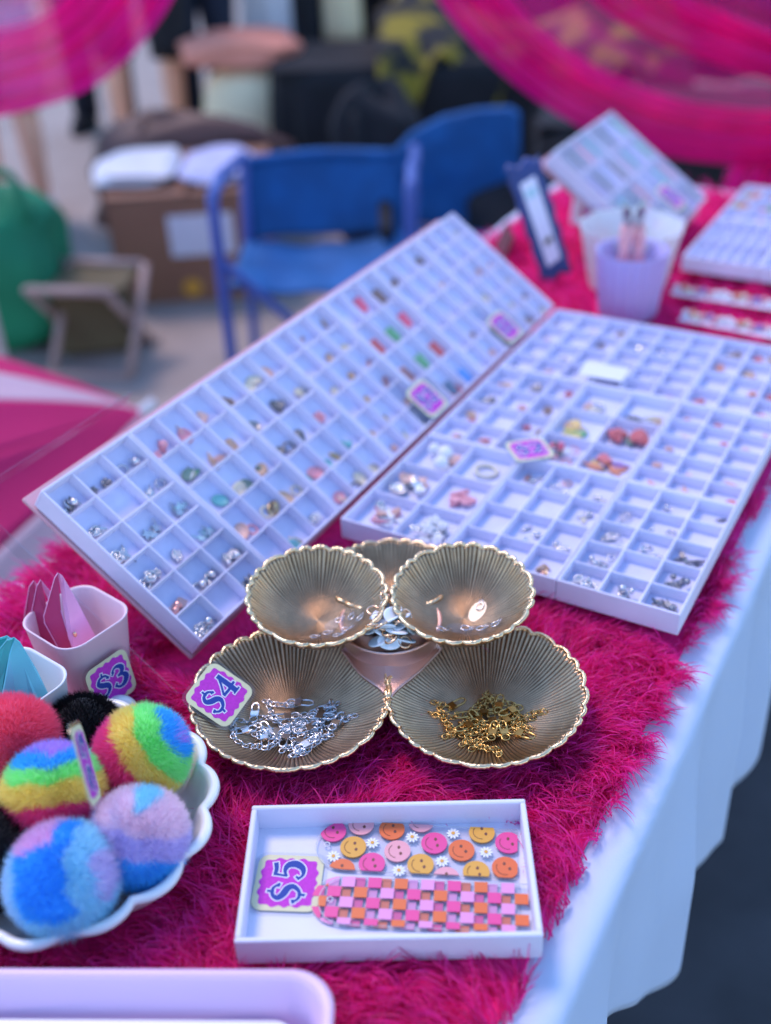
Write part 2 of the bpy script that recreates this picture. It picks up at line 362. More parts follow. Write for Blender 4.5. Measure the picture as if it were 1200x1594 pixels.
# ================================================================== price tags
GLY = {
 '$': [([(.92, .98), (.72, 1.16), (.42, 1.14), (.28, .92), (.46, .72), (.74, .58), (.84, .36), (.62, .10), (.30, .08), (.08, .30)], [.10, .14, .16, .24, .30, .30, .24, .16, .14, .10]),
       ([(.60, 1.36), (.56, 1.12)], [.12, .10]), ([(.50, .10), (.44, -.14)], [.10, .14]), ([(.90, .98), (.88, .92)], [.2, .2]), ([(.12, .32), (.14, .26)], [.2, .2])],
 '5': [([(.88, 1.22), (.60, 1.16), (.30, 1.18)], [.20, .18, .16]), ([(.34, 1.20), (.26, .70)], [.12, .10]),
       ([(.26, .70), (.50, .80), (.78, .70), (.86, .40), (.66, .10), (.34, .04), (.12, .22)], [.10, .16, .28, .34, .26, .14, .12]), ([(.16, .26), (.20, .22)], [.22, .22])],
 '4': [([(.72, 1.20), (.42, .80), (.08, .42)], [.14, .12, .12]), ([(.06, .38), (.50, .36), (.98, .40)], [.16, .15, .14]), ([(.72, 1.24), (.70, .60), (.66, .0)], [.26, .30, .30]), ([(.48, .02), (.90, .02)], [.09, .09])],
 '3': [([(.14, 1.02), (.34, 1.20), (.62, 1.16), (.78, .96), (.66, .74), (.42, .66)], [.14, .14, .24, .30, .22, .10]), ([(.42, .66), (.70, .62), (.88, .38), (.68, .08), (.36, .02), (.10, .22)], [.10, .20, .34, .28, .16, .14]), ([(.14, .98), (.18, .94)], [.22, .22]), ([(.14, .26), (.18, .22)], [.22, .22])],
 '2': [([(.14, .98), (.34, 1.20), (.64, 1.14), (.78, .90), (.62, .60), (.34, .34), (.12, .10)], [.18, .14, .24, .30, .26, .16, .12]), ([(.10, .10), (.50, .14), (.92, .08)], [.16, .22, .14])],
}
def glyphs(mb, text, x0, sx, z, grow):
    x = x0; k = 0
    for ch in text:
        for pts, ws in GLY[ch]:
            pw = crom([(p[0], p[1], q) for p, q in zip(pts, ws)], 6); vs = []; zz = z + k * 2.5e-6; k += 1
            for i, q in enumerate(pw):
                a = pw[max(0, i - 1)]; b = pw[min(len(pw) - 1, i + 1)]; tx, ty = b[0] - a[0], b[1] - a[1]; L = math.hypot(tx, ty) or 1; h = q[2] / 2 + grow
                ex = ey = 0
                if i == 0: ex, ey = -tx / L * (grow + .03), -ty / L * (grow + .03)
                if i == len(pw) - 1: ex, ey = tx / L * (grow + .03), ty / L * (grow + .03)
                for s_ in (1, -1): vs.append(((x + q[0] + ex - s_ * ty / L * h) * sx, (q[1] + ey + s_ * tx / L * h - .6) * sx, zz))
            mb.add(vs, [(2 * i, 2 * i + 1, 2 * i + 3, 2 * i + 2) for i in range(len(pw) - 1)])
        x += 1.08
    return mb
TAG_ME = {}
def price_tag(text, mw, label, size=0.042, group='price tags', wave=True):
    key = (text,)
    if key not in TAG_ME:
        s = .042; lam = rrect(s * 1.12, s * 1.12, s * .2); edge = rrect(s, s, s * .17)
        fld = []
        for k in range(96):
            a = 2 * math.pi * k / 96; c_, s_ = math.cos(a), math.sin(a); q = (abs(c_) ** 5 + abs(s_) ** 5) ** (-1 / 5.0)
            rr = s * .425 * q * (1 + .045 * math.cos(16 * a)); fld.append((rr * c_, rr * s_))
        TAG_ME[key] = [MB().prism(lam, 0, .0009).mesh('laminate', 'clear_soft'), MB().prism(edge, .00095, .0013).mesh('card', 'tag_edge'), MB().prism(fld, .0013, .00142).mesh('printed_field', 'tag_field'),
                       glyphs(MB(), text, -1.04, s * .37, .00150, .05).mesh('lettering_outline', 'ink_white'), glyphs(MB(), text, -1.04, s * .37, .00160, 0).mesh('lettering', 'ink_blue')]
    me = TAG_ME[key]; o = thing('price_tag', label, 'price tag', mw @ Matrix.Scale(size / .042, 4), group)
    for n_, m_ in zip(('laminate', 'card', 'printed_field', 'lettering_outline', 'lettering'), me): inst(n_, m_, o)
    return o
def frame_px(tl, tr, bl):
    """local frame (x right, y up) from three corner points of a flat card"""
    tl, tr, bl = Vector(tl), Vector(tr), Vector(bl); x = (tr - tl).normalized(); y = (tl - bl); y = (y - x * y.dot(x)).normalized(); z = x.cross(y); return mtx((tr + bl) / 2, x, y, z)

# ================================================================== compartment trays
IA, IB, IH = 0.1085, 0.1815, 0.022
MESH = {}
def cached(key, fn):
    if key not in MESH: MESH[key] = fn()
    return MESH[key]
def make_insert(nc, nr, mw, label, group, name='compartment_insert'):
    o = thing(name, label, 'tray', mw, group); wl = .0022; a, b, h = IA - .0008, IB - .0008, IH
    def rim():
        m = MB()
        m.box((a / 2, wl / 2, h / 2), (a, wl, h), bev=.0006); m.box((a / 2, b - wl / 2, h / 2), (a, wl, h), bev=.0006)
        m.box((wl / 2, b / 2, h / 2), (wl, b - 2 * wl + .0002, h - .0002), bev=.0006); m.box((a - wl / 2, b / 2, h / 2), (wl, b - 2 * wl + .0002, h - .0002), bev=.0006)
        return m.mesh('rim', 'flock')
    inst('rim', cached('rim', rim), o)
    inst('floor', cached('floor', lambda: MB().box((a / 2, b / 2, .0041), (a - 2 * wl + .001, b - 2 * wl + .001, .0074)).mesh('floor', 'flock_shaded')), o)
    dv = lambda L, th, hh: MB().box((0, 0, 0), (L, th, hh), bev=.0005).mesh('divider', 'flock')
    hh = h - .0096; th = .0017
    for i in range(1, nc):
        inst('divider', cached('dv_long', lambda: dv(b - 2 * wl + .0006, th, hh)), o, at((a * i / nc, b / 2, .0076 + hh / 2), math.pi / 2))
    for j in range(1, nr):
        inst('divider', cached('dv_short', lambda: dv(a - 2 * wl + .0006, th, hh - .0005)), o, at((a / 2, b * j / nr, .0076 + (hh - .0005) / 2)))
    return o
FLAT0 = EN(-0.474, 0.7155, 0.0085)
def flat_mtx(i, j, o=FLAT0): return mtx(o + EV * (IA * i) + NV * (IB * j), EV, NV, ZV)
LEAN_TH = R(35.6); SV = (-EV * math.cos(LEAN_TH) + ZV * math.sin(LEAN_TH)); LZ = (ZV * math.cos(LEAN_TH) + EV * math.sin(LEAN_TH))
LEAN0 = EN(-0.4815, 0.511, 0.03) - LZ * IH
def lean_mtx(i, o=LEAN0): return mtx(o + NV * (IA * i), NV, SV, LZ)
FLAT = [[(2, 3), (3, 4), (3, 5)], [(3, 4), (2, 3), (3, 5)], [(3, 4), (3, 5), (3, 4)]]
FL_LAB = [['flat compartment insert with six big cells at the near left corner, beside the gold dish', 'flat insert of twelve cells in the near row, behind the right gold bowl', 'flat insert of fifteen cells at the near right corner with silver findings'],
          ['flat insert of twelve small cells beside the leaning tray, middle row', 'flat insert with six big cells holding red roses, centre of the block', 'flat insert of fifteen cells at the right edge, middle row'],
          ['flat insert of twelve cells at the far left corner of the block', 'flat insert of fifteen cells in the middle of the far row, under a white card', 'flat insert of twelve cells at the far right corner of the block']]
for j in range(3):
    for i in range(3): make_insert(*FLAT[j][i], flat_mtx(i, j), FL_LAB[j][i], 'inserts lying flat in a three by three block')
LEANS = [(3, 6), (3, 5), (3, 5), (3, 6), (3, 4), (3, 5), (3, 6)]
ORD = ['nearest', 'second', 'third', 'fourth from the near end, middle', 'fifth', 'sixth', 'farthest']
for i in range(7):
    make_insert(*LEANS[i], lean_mtx(i), 'propped up %s compartment insert of the long leaning row' % ORD[i] if i in (0, 6) else '%s compartment insert from the near end of the leaning row' % ORD[i].split(' ')[0], 'inserts propped up in the leaning row')
excl_poly([FLAT0 + EV * a + NV * b for a, b in ((0, 0), (IA * 3, 0), (IA * 3, IB * 3), (0, IB * 3))])
# pink board and clear case behind the leaning row
LL = IA * 7
case = thing('display_board', 'thin pink board propped up behind the long leaning row of inserts', 'board', mtx(LEAN0, NV, SV, LZ))
MB().box((LL / 2, IB / 2 + .004, -.0035), (LL + .004, IB + .012, .004), bev=.001).build('panel', 'board_pink', case)
for q in (.18, .62):
    MB().prism([(0, 0), (.096, 0), (.012, .072)], -.002, .002, mtx((q, IB * .70, -.006), (0, -math.cos(LEAN_TH), -math.sin(LEAN_TH)), (0, math.sin(LEAN_TH), -math.cos(LEAN_TH)), (1, 0, 0))).build('prop', 'board_pink', case)
# clear lid standing behind the near end
lid = thing('clear_strip', 'clear plastic edge strip showing behind the near end of the leaning row', 'strip', mtx(LEAN0, NV, SV, LZ))
for c_, d_ in (((-.0395, IB / 2 + .01, -.002), (.0016, IB + .05, .016)), ((.06, IB + .0345, -.002), (.20, .0016, .016))): MB().box(c_, d_).build('lip', 'clear_soft', lid)

# ================================================================== charms
def star_me(m):
    pts = [((.0055 if k % 2 == 0 else .0024) * math.cos(math.pi * k / 5), (.0055 if k % 2 == 0 else .0024) * math.sin(math.pi * k / 5)) for k in range(10)]
    return MB().prism(pts, 0, .0016).tube([(.0075 + .0018 * math.cos(a), .0018 * math.sin(a), .0008) for a in np.linspace(0, 2 * math.pi, 9)[:-1]], .0004, 5, closed=True).mesh('star_charm', m)
def ring_me(m):
    return MB().tube([(.0048 * math.cos(a), .0048 * math.sin(a), .001) for a in np.linspace(0, 2 * math.pi, 15)[:-1]], .0009, 6, closed=True).mesh('ring_charm', m)
def bead_me(m):
    return MB().sphere((0, 0, .0036), .0036, 10, (1, 1, .95)).tube([(.0044 + .0014 * math.cos(a), .0014 * math.sin(a), .0036) for a in np.linspace(0, 2 * math.pi, 8)[:-1]], .0004, 5, closed=True).mesh('bead_charm', m)
def flower_me(m):
    b = MB()
    for k in range(5):
        a = 2 * math.pi * k / 5; b.sphere((.0032 * math.cos(a), .0032 * math.sin(a), .0016), .0021, 8, (1, 1, .7))
    return b.sphere((0, 0, .002), .0017, 8).mesh('flower_charm', m)
def leaf_me(m):
    pts = [(-.007, 0), (-.003, .0026), (.002, .0030), (.007, .0004), (.002, -.0026), (-.003, -.0022)]
    return MB().prism(pts, 0, .0013).tube([(-.007, 0, .0014), (0, .0004, .0018), (.0088, .0006, .001)], .0006, 5).mesh('leaf_charm', m)
def heart_me(m):
    pts = [(.0055 * math.sin(a) ** 3, .00036 * (13 * math.cos(a) - 5 * math.cos(2 * a) - 2 * math.cos(3 * a) - math.cos(4 * a))) for a in np.linspace(0, 2 * math.pi, 21)[:-1]]
    return MB().prism(pts, 0, .002).mesh('heart_charm', m)
def cab_me(m):
    return MB().rings([[(.0075 * s_ * math.cos(a), .0055 * s_ * math.sin(a), z) for a in np.linspace(0, 2 * math.pi, 17)[:-1]] for s_, z in ((1, 0), (1.04, .001), (.9, .0022), (.86, .0016))]).mesh('oval_charm', m)
def bar_me(m):
    return MB().box((0, 0, .0022), (.020, .0048, .0044), bev=.001).mesh('bar_charm', m)
def rose_me(m):
    b = MB()
    for k in range(9):
        a = k * 2.4; r = .0012 + .0006 * k; b.sphere((r * math.cos(a), r * math.sin(a), .006 - .0004 * k), .0030, 8, (1, 1, 1))
    return b.mesh('rose_charm', m)
SHAPES = {'star': star_me, 'ring': ring_me, 'bead': bead_me, 'flower': flower_me, 'leaf': leaf_me, 'heart': heart_me, 'oval': cab_me, 'bar': bar_me, 'rose': rose_me}
CC = {'silver': ((.62, .62, .64), .25, 1), 'dark silver': ((.20, .20, .22), .35, 1), 'pale blue': ((.35, .62, .68), .35, 0), 'rose gold': ((.65, .28, .24), .3, 1), 'gold': ((.62, .40, .14), .3, 1), 'pink': ((.75, .22, .28), .4, 0),
      'hot pink': ((.80, .03, .14), .4, 0), 'green': ((.05, .38, .12), .4, 0), 'dark green': ((.02, .13, .08), .4, 0), 'teal': ((.02, .38, .40), .4, 0), 'red': ((.60, .012, .02), .4, 0), 'black': ((.02, .02, .025), .4, 0), 'tan': ((.50, .28, .14), .5, 0),
      'cream': ((.70, .62, .42), .5, 0), 'white': ((.82, .80, .82), .35, 0), 'orange': ((.75, .20, .05), .4, 0), 'yellow': ((.72, .48, .04), .4, 0), 'brown': ((.16, .06, .03), .5, 0), 'blue': ((.02, .28, .75), .4, 0), 'navy': ((.01, .10, .22), .4, 0), 'purple': ((.25, .08, .45), .4, 0), 'peach': ((.75, .38, .28), .45, 0)}
for k, (c_, r_, m_) in CC.items(): M['charm_' + k] = mat('charm_' + k.replace(' ', '_'), tuple(q * .8 + .14 for q in c_), r_, m_, bump=(900, .4))
def charm(shape, col, mw, where):
    me = cached(('charm', shape, col), lambda: SHAPES[shape]('charm_' + col))
    o = inst(shape + '_charm', me, None, mw); tag(o, 'tiny %s %s charm lying in %s' % (col, shape, where), 'charm', '%s %s charms in %s' % (col, shape, where)); return o
def fill(mw, nc, nr, i, j, items, where, lean, scale=1.0, spread=1.0):
    """items: list of (shape, colour) heaped in cell i, j"""
    cw, ch = IA / nc, IB / nr
    for k, (s_, c_) in enumerate(items):
        fx = random.uniform(-.26, .26) * spread; fy = (-.33 + random.uniform(-.02, .17) * spread) if lean else random.uniform(-.22, .24) * spread
        x = cw * (i + .5 + fx); y = ch * (j + .5 + fy)
        tilt = random.uniform(-.35, .35) if k else .1
        loc = (x, y, .0080 + .0007 + .0012 * (k // 2))
        if lean and s_ in ('oval', 'star', 'ring', 'leaf'): tilt = random.uniform(-.1, .5)
        charm(s_, c_, mw @ at(loc, random.uniform(0, 6.28), tilt) @ Matrix.Scale((1.0 if lean else 1.12) * scale * random.uniform(.85, 1.1), 4), where)
def S(*a): return list(a)
W0 = 'the nearest leaning insert'
m0 = lean_mtx(0)
sil = lambda n_, kinds=('star', 'leaf', 'ring', 'bead', 'flower', 'heart'), col='silver': [(random.choice(kinds), col) for _ in range(n_)]
near_cells = {(0, 5): sil(4, ('leaf', 'ring', 'bead')) + S(('leaf', 'black')), (1, 5): sil(3, ('flower',), 'dark silver'), (2, 5): sil(3, ('bead', 'ring')), (0, 4): sil(4, ('ring', 'leaf', 'flower')), (2, 4): sil(4, ('leaf', 'ring')),
              (1, 3): sil(3, ('star',)), (2, 3): sil(3, ('star',)) + S(('star', 'pale blue')), (0, 3): sil(6, ('leaf', 'ring', 'flower')), (2, 2): S(('star', 'pale blue'), ('star', 'pale blue'), ('star', 'silver'), ('star', 'pale blue')), (1, 2): sil(2, ('flower', 'ring')),
              (0, 2): sil(7, ('flower', 'leaf', 'ring')), (1, 1): sil(6, ('bead', 'leaf', 'ring')), (2, 1): sil(6, ('bead', 'bead', 'flower')), (0, 1): S(('bead', 'rose gold'), ('bead', 'rose gold'), ('bead', 'rose gold'), ('heart', 'rose gold')), (2, 0): sil(7, ('bead', 'ring', 'leaf'), 'dark silver'),
              (0, 0): sil(8, ('bead', 'ring', 'flower', 'leaf'))}
for (i, j), it in near_cells.items(): fill(m0, 3, 6, i, j, it, W0, True, 1.0)
W1 = 'the second leaning insert'; m1 = lean_mtx(1)
c1 = {(0, 4): S(('leaf', 'pink'), ('heart', 'pink'), ('bead', 'pink')), (1, 4): S(('oval', 'pink'), ('leaf', 'peach')), (2, 4): S(('heart', 'peach')), (0, 3): S(('leaf', 'green'), ('leaf', 'dark green'), ('leaf', 'white'), ('oval', 'dark green')), (1, 3): S(('leaf', 'tan'), ('leaf', 'peach')),
      (2, 3): S(('oval', 'tan'), ('leaf', 'gold')), (0, 2): S(('oval', 'teal'), ('leaf', 'dark green')), (1, 2): S(('oval', 'cream'), ('oval', 'dark green')), (2, 2): S(('oval', 'tan'), ('leaf', 'dark green')), (0, 1): S(('ring', 'pink'), ('oval', 'peach')),
      (1, 1): S(('oval', 'gold'), ('ring', 'cream')), (2, 1): S(('oval', 'tan'), ('ring', 'cream')), (0, 0): S(('heart', 'pink'), ('bead', 'pink')), (1, 0): S(('flower', 'teal'), ('oval', 'pale blue'), ('leaf', 'gold')), (2, 0): S(('flower', 'silver'), ('flower', 'white'))}
for (i, j), it in c1.items(): fill(m1, 3, 5, i, j, it, W1, True, 1.15)
W2 = 'the third leaning insert'; m2 = lean_mtx(2)
c2 = {(0, 4): S(('leaf', 'tan'), ('leaf', 'orange'), ('oval', 'brown')), (1, 4): S(('oval', 'cream'), ('oval', 'cream')), (2, 4): S(('oval', 'peach'), ('leaf', 'peach')), (0, 3): S(('flower', 'black'), ('oval', 'dark silver')), (1, 3): S(('oval', 'black'), ('flower', 'dark silver')), (2, 3): S(('flower', 'cream'), ('ring', 'silver')),
      (0, 2): S(('oval', 'black'), ('ring', 'dark silver')), (1, 2): S(('flower', 'black'), ('oval', 'dark silver')), (2, 2): S(('ring', 'pink'), ('flower', 'pink')), (0, 1): S(('oval', 'pink'), ('oval', 'teal')), (1, 1): S(('oval', 'teal'), ('leaf', 'gold')), (2, 1): S(('flower', 'teal'), ('bead', 'teal')),
      (0, 0): S(('oval', 'pink'), ('ring', 'cream')), (1, 0): S(('oval', 'cream'), ('ring', 'black')), (2, 0): S(('oval', 'cream'), ('ring', 'black'))}
for (i, j), it in c2.items(): fill(m2, 3, 5, i, j, it, W2, True, 1.2)
W3 = 'the fourth leaning insert'; m3 = lean_mtx(3)
for j in range(6):
    for i in range(3): fill(m3, 3, 6, i, j, S((random.choice(('oval', 'leaf', 'flower')), random.choice(('tan', 'gold', 'peach', 'cream', 'brown', 'rose gold')))), W3, True, .95)
W4 = 'the fifth leaning insert'; m4 = lean_mtx(4)
c4 = {(1, 3): 'hot pink', (2, 3): 'brown', (0, 2): 'red', (1, 2): 'green', (2, 2): 'hot pink', (0, 1): 'rose gold', (1, 1): 'green', (2, 1): 'red', (1, 0): 'navy', (2, 0): 'blue'}
for (i, j), col in c4.items():
    for k in range(2): charm('bar', col, m4 @ at((IA * (i + .5) / 3 + (k - .5) * .005, IB * (j + (.30 if col != 'hot pink' else .4)) / 4, .009 + .002 * k), math.pi / 2 + random.uniform(-.2, .2), .2), W4)
fill(m4, 3, 4, 1, 0, S(('oval', 'red'), ('oval', 'red')), W4, True, 1.1)
for q, W_, rows in ((5, 'the sixth leaning insert', 5), (6, 'the farthest leaning insert', 6)):
    for j in range(rows):
        for i in range(3):
            if random.random() < .8: fill(lean_mtx(q), 3, rows, i, j, S((random.choice(('oval', 'leaf', 'flower')), random.choice(('brown', 'tan', 'cream', 'dark silver', 'peach', 'brown')))), W_, True, .95)
# flat block
F0 = 'the near left flat insert'; f0 = flat_mtx(0, 0)
fill(f0, 2, 3, 0, 0, [(random.choice(('flower', 'heart', 'leaf')), random.choice(('pink', 'white', 'silver', 'peach'))) for _ in range(14)], F0, False, 1.0)
fill(f0, 2, 3, 1, 0, [(random.choice(('flower', 'flower', 'star')), random.choice(('white', 'white', 'silver'))) for _ in range(14)], F0, False, 1.15)
fill(f0, 2, 3, 0, 1, [(random.choice(('flower', 'heart', 'oval')), random.choice(('white', 'silver', 'peach', 'white'))) for _ in range(16)], F0, False, 1.0)
fill(f0, 2, 3, 1, 1, [(random.choice(('heart', 'bar')), 'pink') for _ in range(9)], F0, False, .85, .7)
fill(f0, 2, 3, 0, 2, S(('bead', 'white'), ('bead', 'white'), ('bead', 'white'), ('heart', 'peach')), F0, False, 2.0)
fill(f0, 2, 3, 1, 2, S(('ring', 'cream')), F0, False, 2.4, .2)
F1 = 'the near middle flat insert'; f1 = flat_mtx(1, 0)
for j in range(4):
    for i in range(3):
        if (i, j) in ((0, 1), (1, 2), (0, 2)): continue
        fill(f1, 3, 4, i, j, [(random.choice(('leaf', 'ring', 'flower')), random.choice(('silver', 'rose gold', 'cream', 'silver')) if (i, j) != (2, 0) else random.choice(('gold', 'rose gold', 'tan'))) for _ in range(3 if (i, j) != (2, 0) else 5)], F1, False, .75)
F2 = 'the near right flat insert'; f2 = flat_mtx(2, 0)
for j in range(5):
    for i in range(3):
        n_ = {0: 9, 1: 7, 2: 5, 3: 3, 4: 1}[j]
        if (i, j) in ((1, 1), (0, 4), (2, 3)): continue
        fill(f2, 3, 5, i, j, sil(n_, ('ring', 'leaf', 'bead', 'ring'), 'silver' if i < 2 else 'dark silver'), F2, False, .75)
for j_, i_, nc, nr, W_, pal, n_ in ((1, 0, 3, 4, 'the middle left flat insert', ('brown', 'red', 'tan', 'dark silver', 'rose gold'), 2), (1, 2, 3, 5, 'the middle right flat insert', ('orange', 'red', 'peach'), 1), (2, 0, 3, 4, 'the far left flat insert', ('brown', 'peach', 'tan', 'dark silver'), 1),
                                    (2, 1, 3, 5, 'the far middle flat insert', ('blue', 'purple', 'white', 'yellow', 'pink', 'silver'), 1), (2, 2, 3, 4, 'the far right flat insert', ('brown', 'red', 'orange', 'tan'), 2)):
    for j in range(nr):
        for i in range(nc):
            if random.random() < .85: fill(flat_mtx(i_, j_), nc, nr, i, j, [(random.choice(('leaf', 'oval', 'flower')), random.choice(pal)) for _ in range(n_)], W_, False, .9)
F4 = 'the centre flat insert'; f4 = flat_mtx(1, 1)
fill(f4, 2, 3, 0, 0, [(random.choice(('flower', 'ring', 'bead')), random.choice(('black', 'white', 'pink', 'hot pink'))) for _ in range(12)], F4, False, 1.0)
fill(f4, 2, 3, 1, 0, [(random.choice(('heart', 'leaf')), random.choice(('orange', 'yellow', 'red', 'orange', 'purple'))) for _ in range(9)], F4, False, 1.4)
fill(f4, 2, 3, 0, 1, S(('oval', 'green'), ('oval', 'yellow'), ('oval', 'yellow'), ('leaf', 'peach')), F4, False, 1.5)
fill(f4, 2, 3, 1, 1, S(('rose', 'red'), ('rose', 'red'), ('rose', 'red'), ('rose', 'red'), ('leaf', 'dark green'), ('rose', 'red')), F4, False, 1.25)
fill(f4, 2, 3, 0, 2, S(('leaf', 'cream'), ('ring', 'silver'), ('leaf', 'peach')), F4, False, 1.3)
fill(f4, 2, 3, 1, 2, S(('leaf', 'tan'), ('leaf', 'black'), ('leaf', 'cream')), F4, False, 1.3)
# cards and tags lying on the inserts
ZT = FLAT0.z + IH + .001
cd = MB().box((0, 0, 0), (.052, .032, .0006)).build('blank_card', 'card_white', None, at(P(940, 578, ZT + .004), YAW + .05, R(4)))
tag(cd, 'small blank white card lying on the far flat inserts', 'card')
def flat_tag(cx, cy, z, rot, text, label, size, tilt=0, group='price tags'):
    return price_tag(text, at(P(cx, cy, z), rot) @ Matrix.Rotation(tilt, 4, 'X'), label, size, group)
flat_tag(824, 701, ZT + .001, R(12), '$2', 'magenta price tag lying flat across the cells of the flat insert block', .041)
for px, py, lb in ((664, 621, 'nearer magenta price tag stuck on the lower edge of the leaning row'), (785, 509, 'farther magenta price tag stuck on the lower edge of the leaning row')):
    o0 = LEAN0 + LZ * (IH + .001); d = ray(px, py); tt = (np.array(o0) - CAM) @ np.array(LZ) / (d @ np.array(LZ)); pt = Vector(CAM + d * tt)
    price_tag('$2', mtx(pt, NV, SV, LZ), lb, .041)

# ================================================================== open white box with bookmarks
BX = Vector((-0.1036, 0.4112, 0)); bx_yaw = -0.0266; BW, BD, BH = .1871, .1072, .0225
bm_ = at(BX, bx_yaw)
box = thing('open_box', 'shallow open white cardboard box holding acrylic bookmarks, sunk in pink fur', 'box', bm_)
MB().box((BW / 2, BD / 2, .0012), (BW - .004, BD - .004, .0024)).build('floor', 'card_white', box)
wt = .0036
for c_, d_ in (((BW / 2, wt / 2, BH / 2), (BW, wt, BH)), ((BW / 2, BD - wt / 2, BH / 2), (BW, wt, BH)), ((wt / 2, BD / 2, BH / 2), (wt, BD - 2 * wt + .0002, BH - .0002)), ((BW - wt / 2, BD / 2, BH / 2), (wt, BD - 2 * wt + .0002, BH - .0002))):
    MB().box(c_, d_, bev=.0008).build('wall', 'card_white', box)
excl_poly([bm_ @ Vector(q) for q in ((0, 0, 0), (BW, 0, 0), (BW, BD, 0), (0, BD, 0))])
ibx = bm_.inverted()
def bl(zx, zy, z):          # zoomed photo pixel (region 350,1220, x2.308) -> box coordinates
    return ibx @ P(350 + zx / 2.308, 1220 + zy / 2.308, z)
def clip(poly, outline):
    out = list(poly); n = len(outline)
    for i in range(n):
        a, b = outline[i], outline[(i + 1) % n]; inp, out = out, []
        if not inp: return []
        f = lambda p: (b[0] - a[0]) * (p[1] - a[1]) - (b[1] - a[1]) * (p[0] - a[0])
        for k in range(len(inp)):
            p, q = inp[k - 1], inp[k]; fp, fq = f(p), f(q)
            if (fp >= 0) != (fq >= 0):
                s_ = fp / (fp - fq); out.append((p[0] + s_ * (q[0] - p[0]), p[1] + s_ * (q[1] - p[1])))
            if fq >= 0: out.append(q)
    return out
def bookmark_outline(L, Wd):
    pts = [(L, 0), (L, Wd)]; r = Wd / 2
    for k in range(0, 13):
        a = R(90 + 180 * k / 12); pts.append((r * 1.0 + r * math.cos(a), r + r * math.sin(a)))
    return pts
def plate(parent, L, Wd, th):
    ol = bookmark_outline(L, Wd); MB().prism(ol, 0, th).build('plate', 'clear', parent); MB().tube([(p_[0], p_[1], th) for p_ in ol], .00032, 5, closed=True).build('polished_edge', 'frosted', parent)
    MB().tube([(.0075 + .0019 * math.cos(a), Wd / 2 + .0019 * math.sin(a), th + .0002) for a in np.linspace(0, 2 * math.pi, 17)[:-1]], .00035, 5, closed=True).build('hole_rim', 'plastic_white', parent)
    return ol
zb = .0045
def bookmark(name, label, pl, pr, pnear, z):
    """pl: left tip px, pr: right far corner px, pnear: right near corner px (zoomed)"""
    a = bl(*pr, z); c_ = bl(*pnear, z); Wd = (a - c_).length; yv = (a - c_).normalized(); xv = Vector((yv.y, -yv.x, 0)); tip = bl(*pl, z); L = (c_ - tip).dot(xv)
    o_ = c_ - xv * L; o = thing(name, label, 'bookmark', bm_ @ mtx((o_.x, o_.y, z), xv, yv, ZV)); return o, L, Wd, (bm_ @ mtx((o_.x, o_.y, z), xv, yv, ZV)).inverted()
sm, L1, W1_, inv = bookmark('acrylic_bookmark', 'clear acrylic bookmark covered with smiling faces and daisies, in the white box', (327, 232), (1050, 172), (1052, 348), .0030)
sm['group'] = 'bookmarks in the white box'
ol = plate(sm, L1, W1_, .0018); zt = .0019
def sloc(zx, zy): q = inv @ P(350 + zx / 2.308, 1220 + zy / 2.308, .0052); return q.x, q.y
for n_, (col, x, y) in enumerate([('hot_pink', 390, 172), ('soft_pink', 490, 148), ('orange', 600, 165), ('soft_pink', 705, 138), ('yellow', 461, 228), ('hot_pink', 528, 288), ('orange', 420, 310), ('soft_pink', 620, 243), ('yellow', 703, 292), ('hot_pink', 752, 214), ('soft_pink', 795, 340), ('orange', 850, 240), ('yellow', 923, 176), ('yellow', 903, 318), ('hot_pink', 1018, 213), ('orange', 1007, 303)]):
    cx, cy = sloc(x, y); r = .0088
    pl_ = clip([(cx + r * math.cos(a), cy + r * math.sin(a)) for a in np.linspace(0, 2 * math.pi, 37)[:-1]], ol)
    if len(pl_) < 3: continue
    d = MB().prism(pl_, zt, zt + .0009).build('smiley_disc', col, sm)
    inside = lambda px, py: len(clip([(px, py), (px + 1e-5, py), (px, py + 1e-5)], ol)) >= 3
    rot = random.uniform(-.5, .1) - .9
    for s_ in (-1, 1):
        ex, ey = cx + r * (.30 * s_ * math.cos(rot) - .18 * math.sin(rot)), cy + r * (.30 * s_ * math.sin(rot) + .18 * math.cos(rot))
        if inside(ex, ey): MB().prism([(ex + .0010 * math.cos(a), ey + .0013 * math.sin(a)) for a in np.linspace(0, 6.283, 11)[:-1]], zt + .0009, zt + .00105).build('eye', 'face_ink', d)
    arc = [(cx + r * .66 * math.cos(a + rot), cy + r * .66 * math.sin(a + rot), zt + .00095) for a in np.linspace(R(205), R(335), 12)]
    arc = [p_ for p_ in arc if inside(p_[0], p_[1])]
    if len(arc) > 2: MB().tube(arc, .00022, 5).build('smile', 'face_ink', d)
for x, y in ((530, 214), (390, 262), (673, 193), (820, 180), (625, 313), (780, 280), (938, 247)):
    cx, cy = sloc(x, y); mb = MB()
    for k in range(10):
        a = 2 * math.pi * k / 10; ca, sa = math.cos(a), math.sin(a)
        pts = [(.0012, -.0003), (.0030, -.0008), (.0045, -.0004), (.0045, .0004), (.0030, .0008), (.0012, .0003)]
        mb.prism([(cx + p_[0] * ca - p_[1] * sa, cy + p_[0] * sa + p_[1] * ca) for p_ in pts], zt + .00002 * k, zt + .0008 + .00002 * k)
    d = mb.build('daisy', 'daisy', sm)
    MB().prism([(cx + .0013 * math.cos(a), cy + .0013 * math.sin(a)) for a in np.linspace(0, 6.283, 13)[:-1]], zt + .0011, zt + .0014).build('daisy_centre', 'yellow', d)
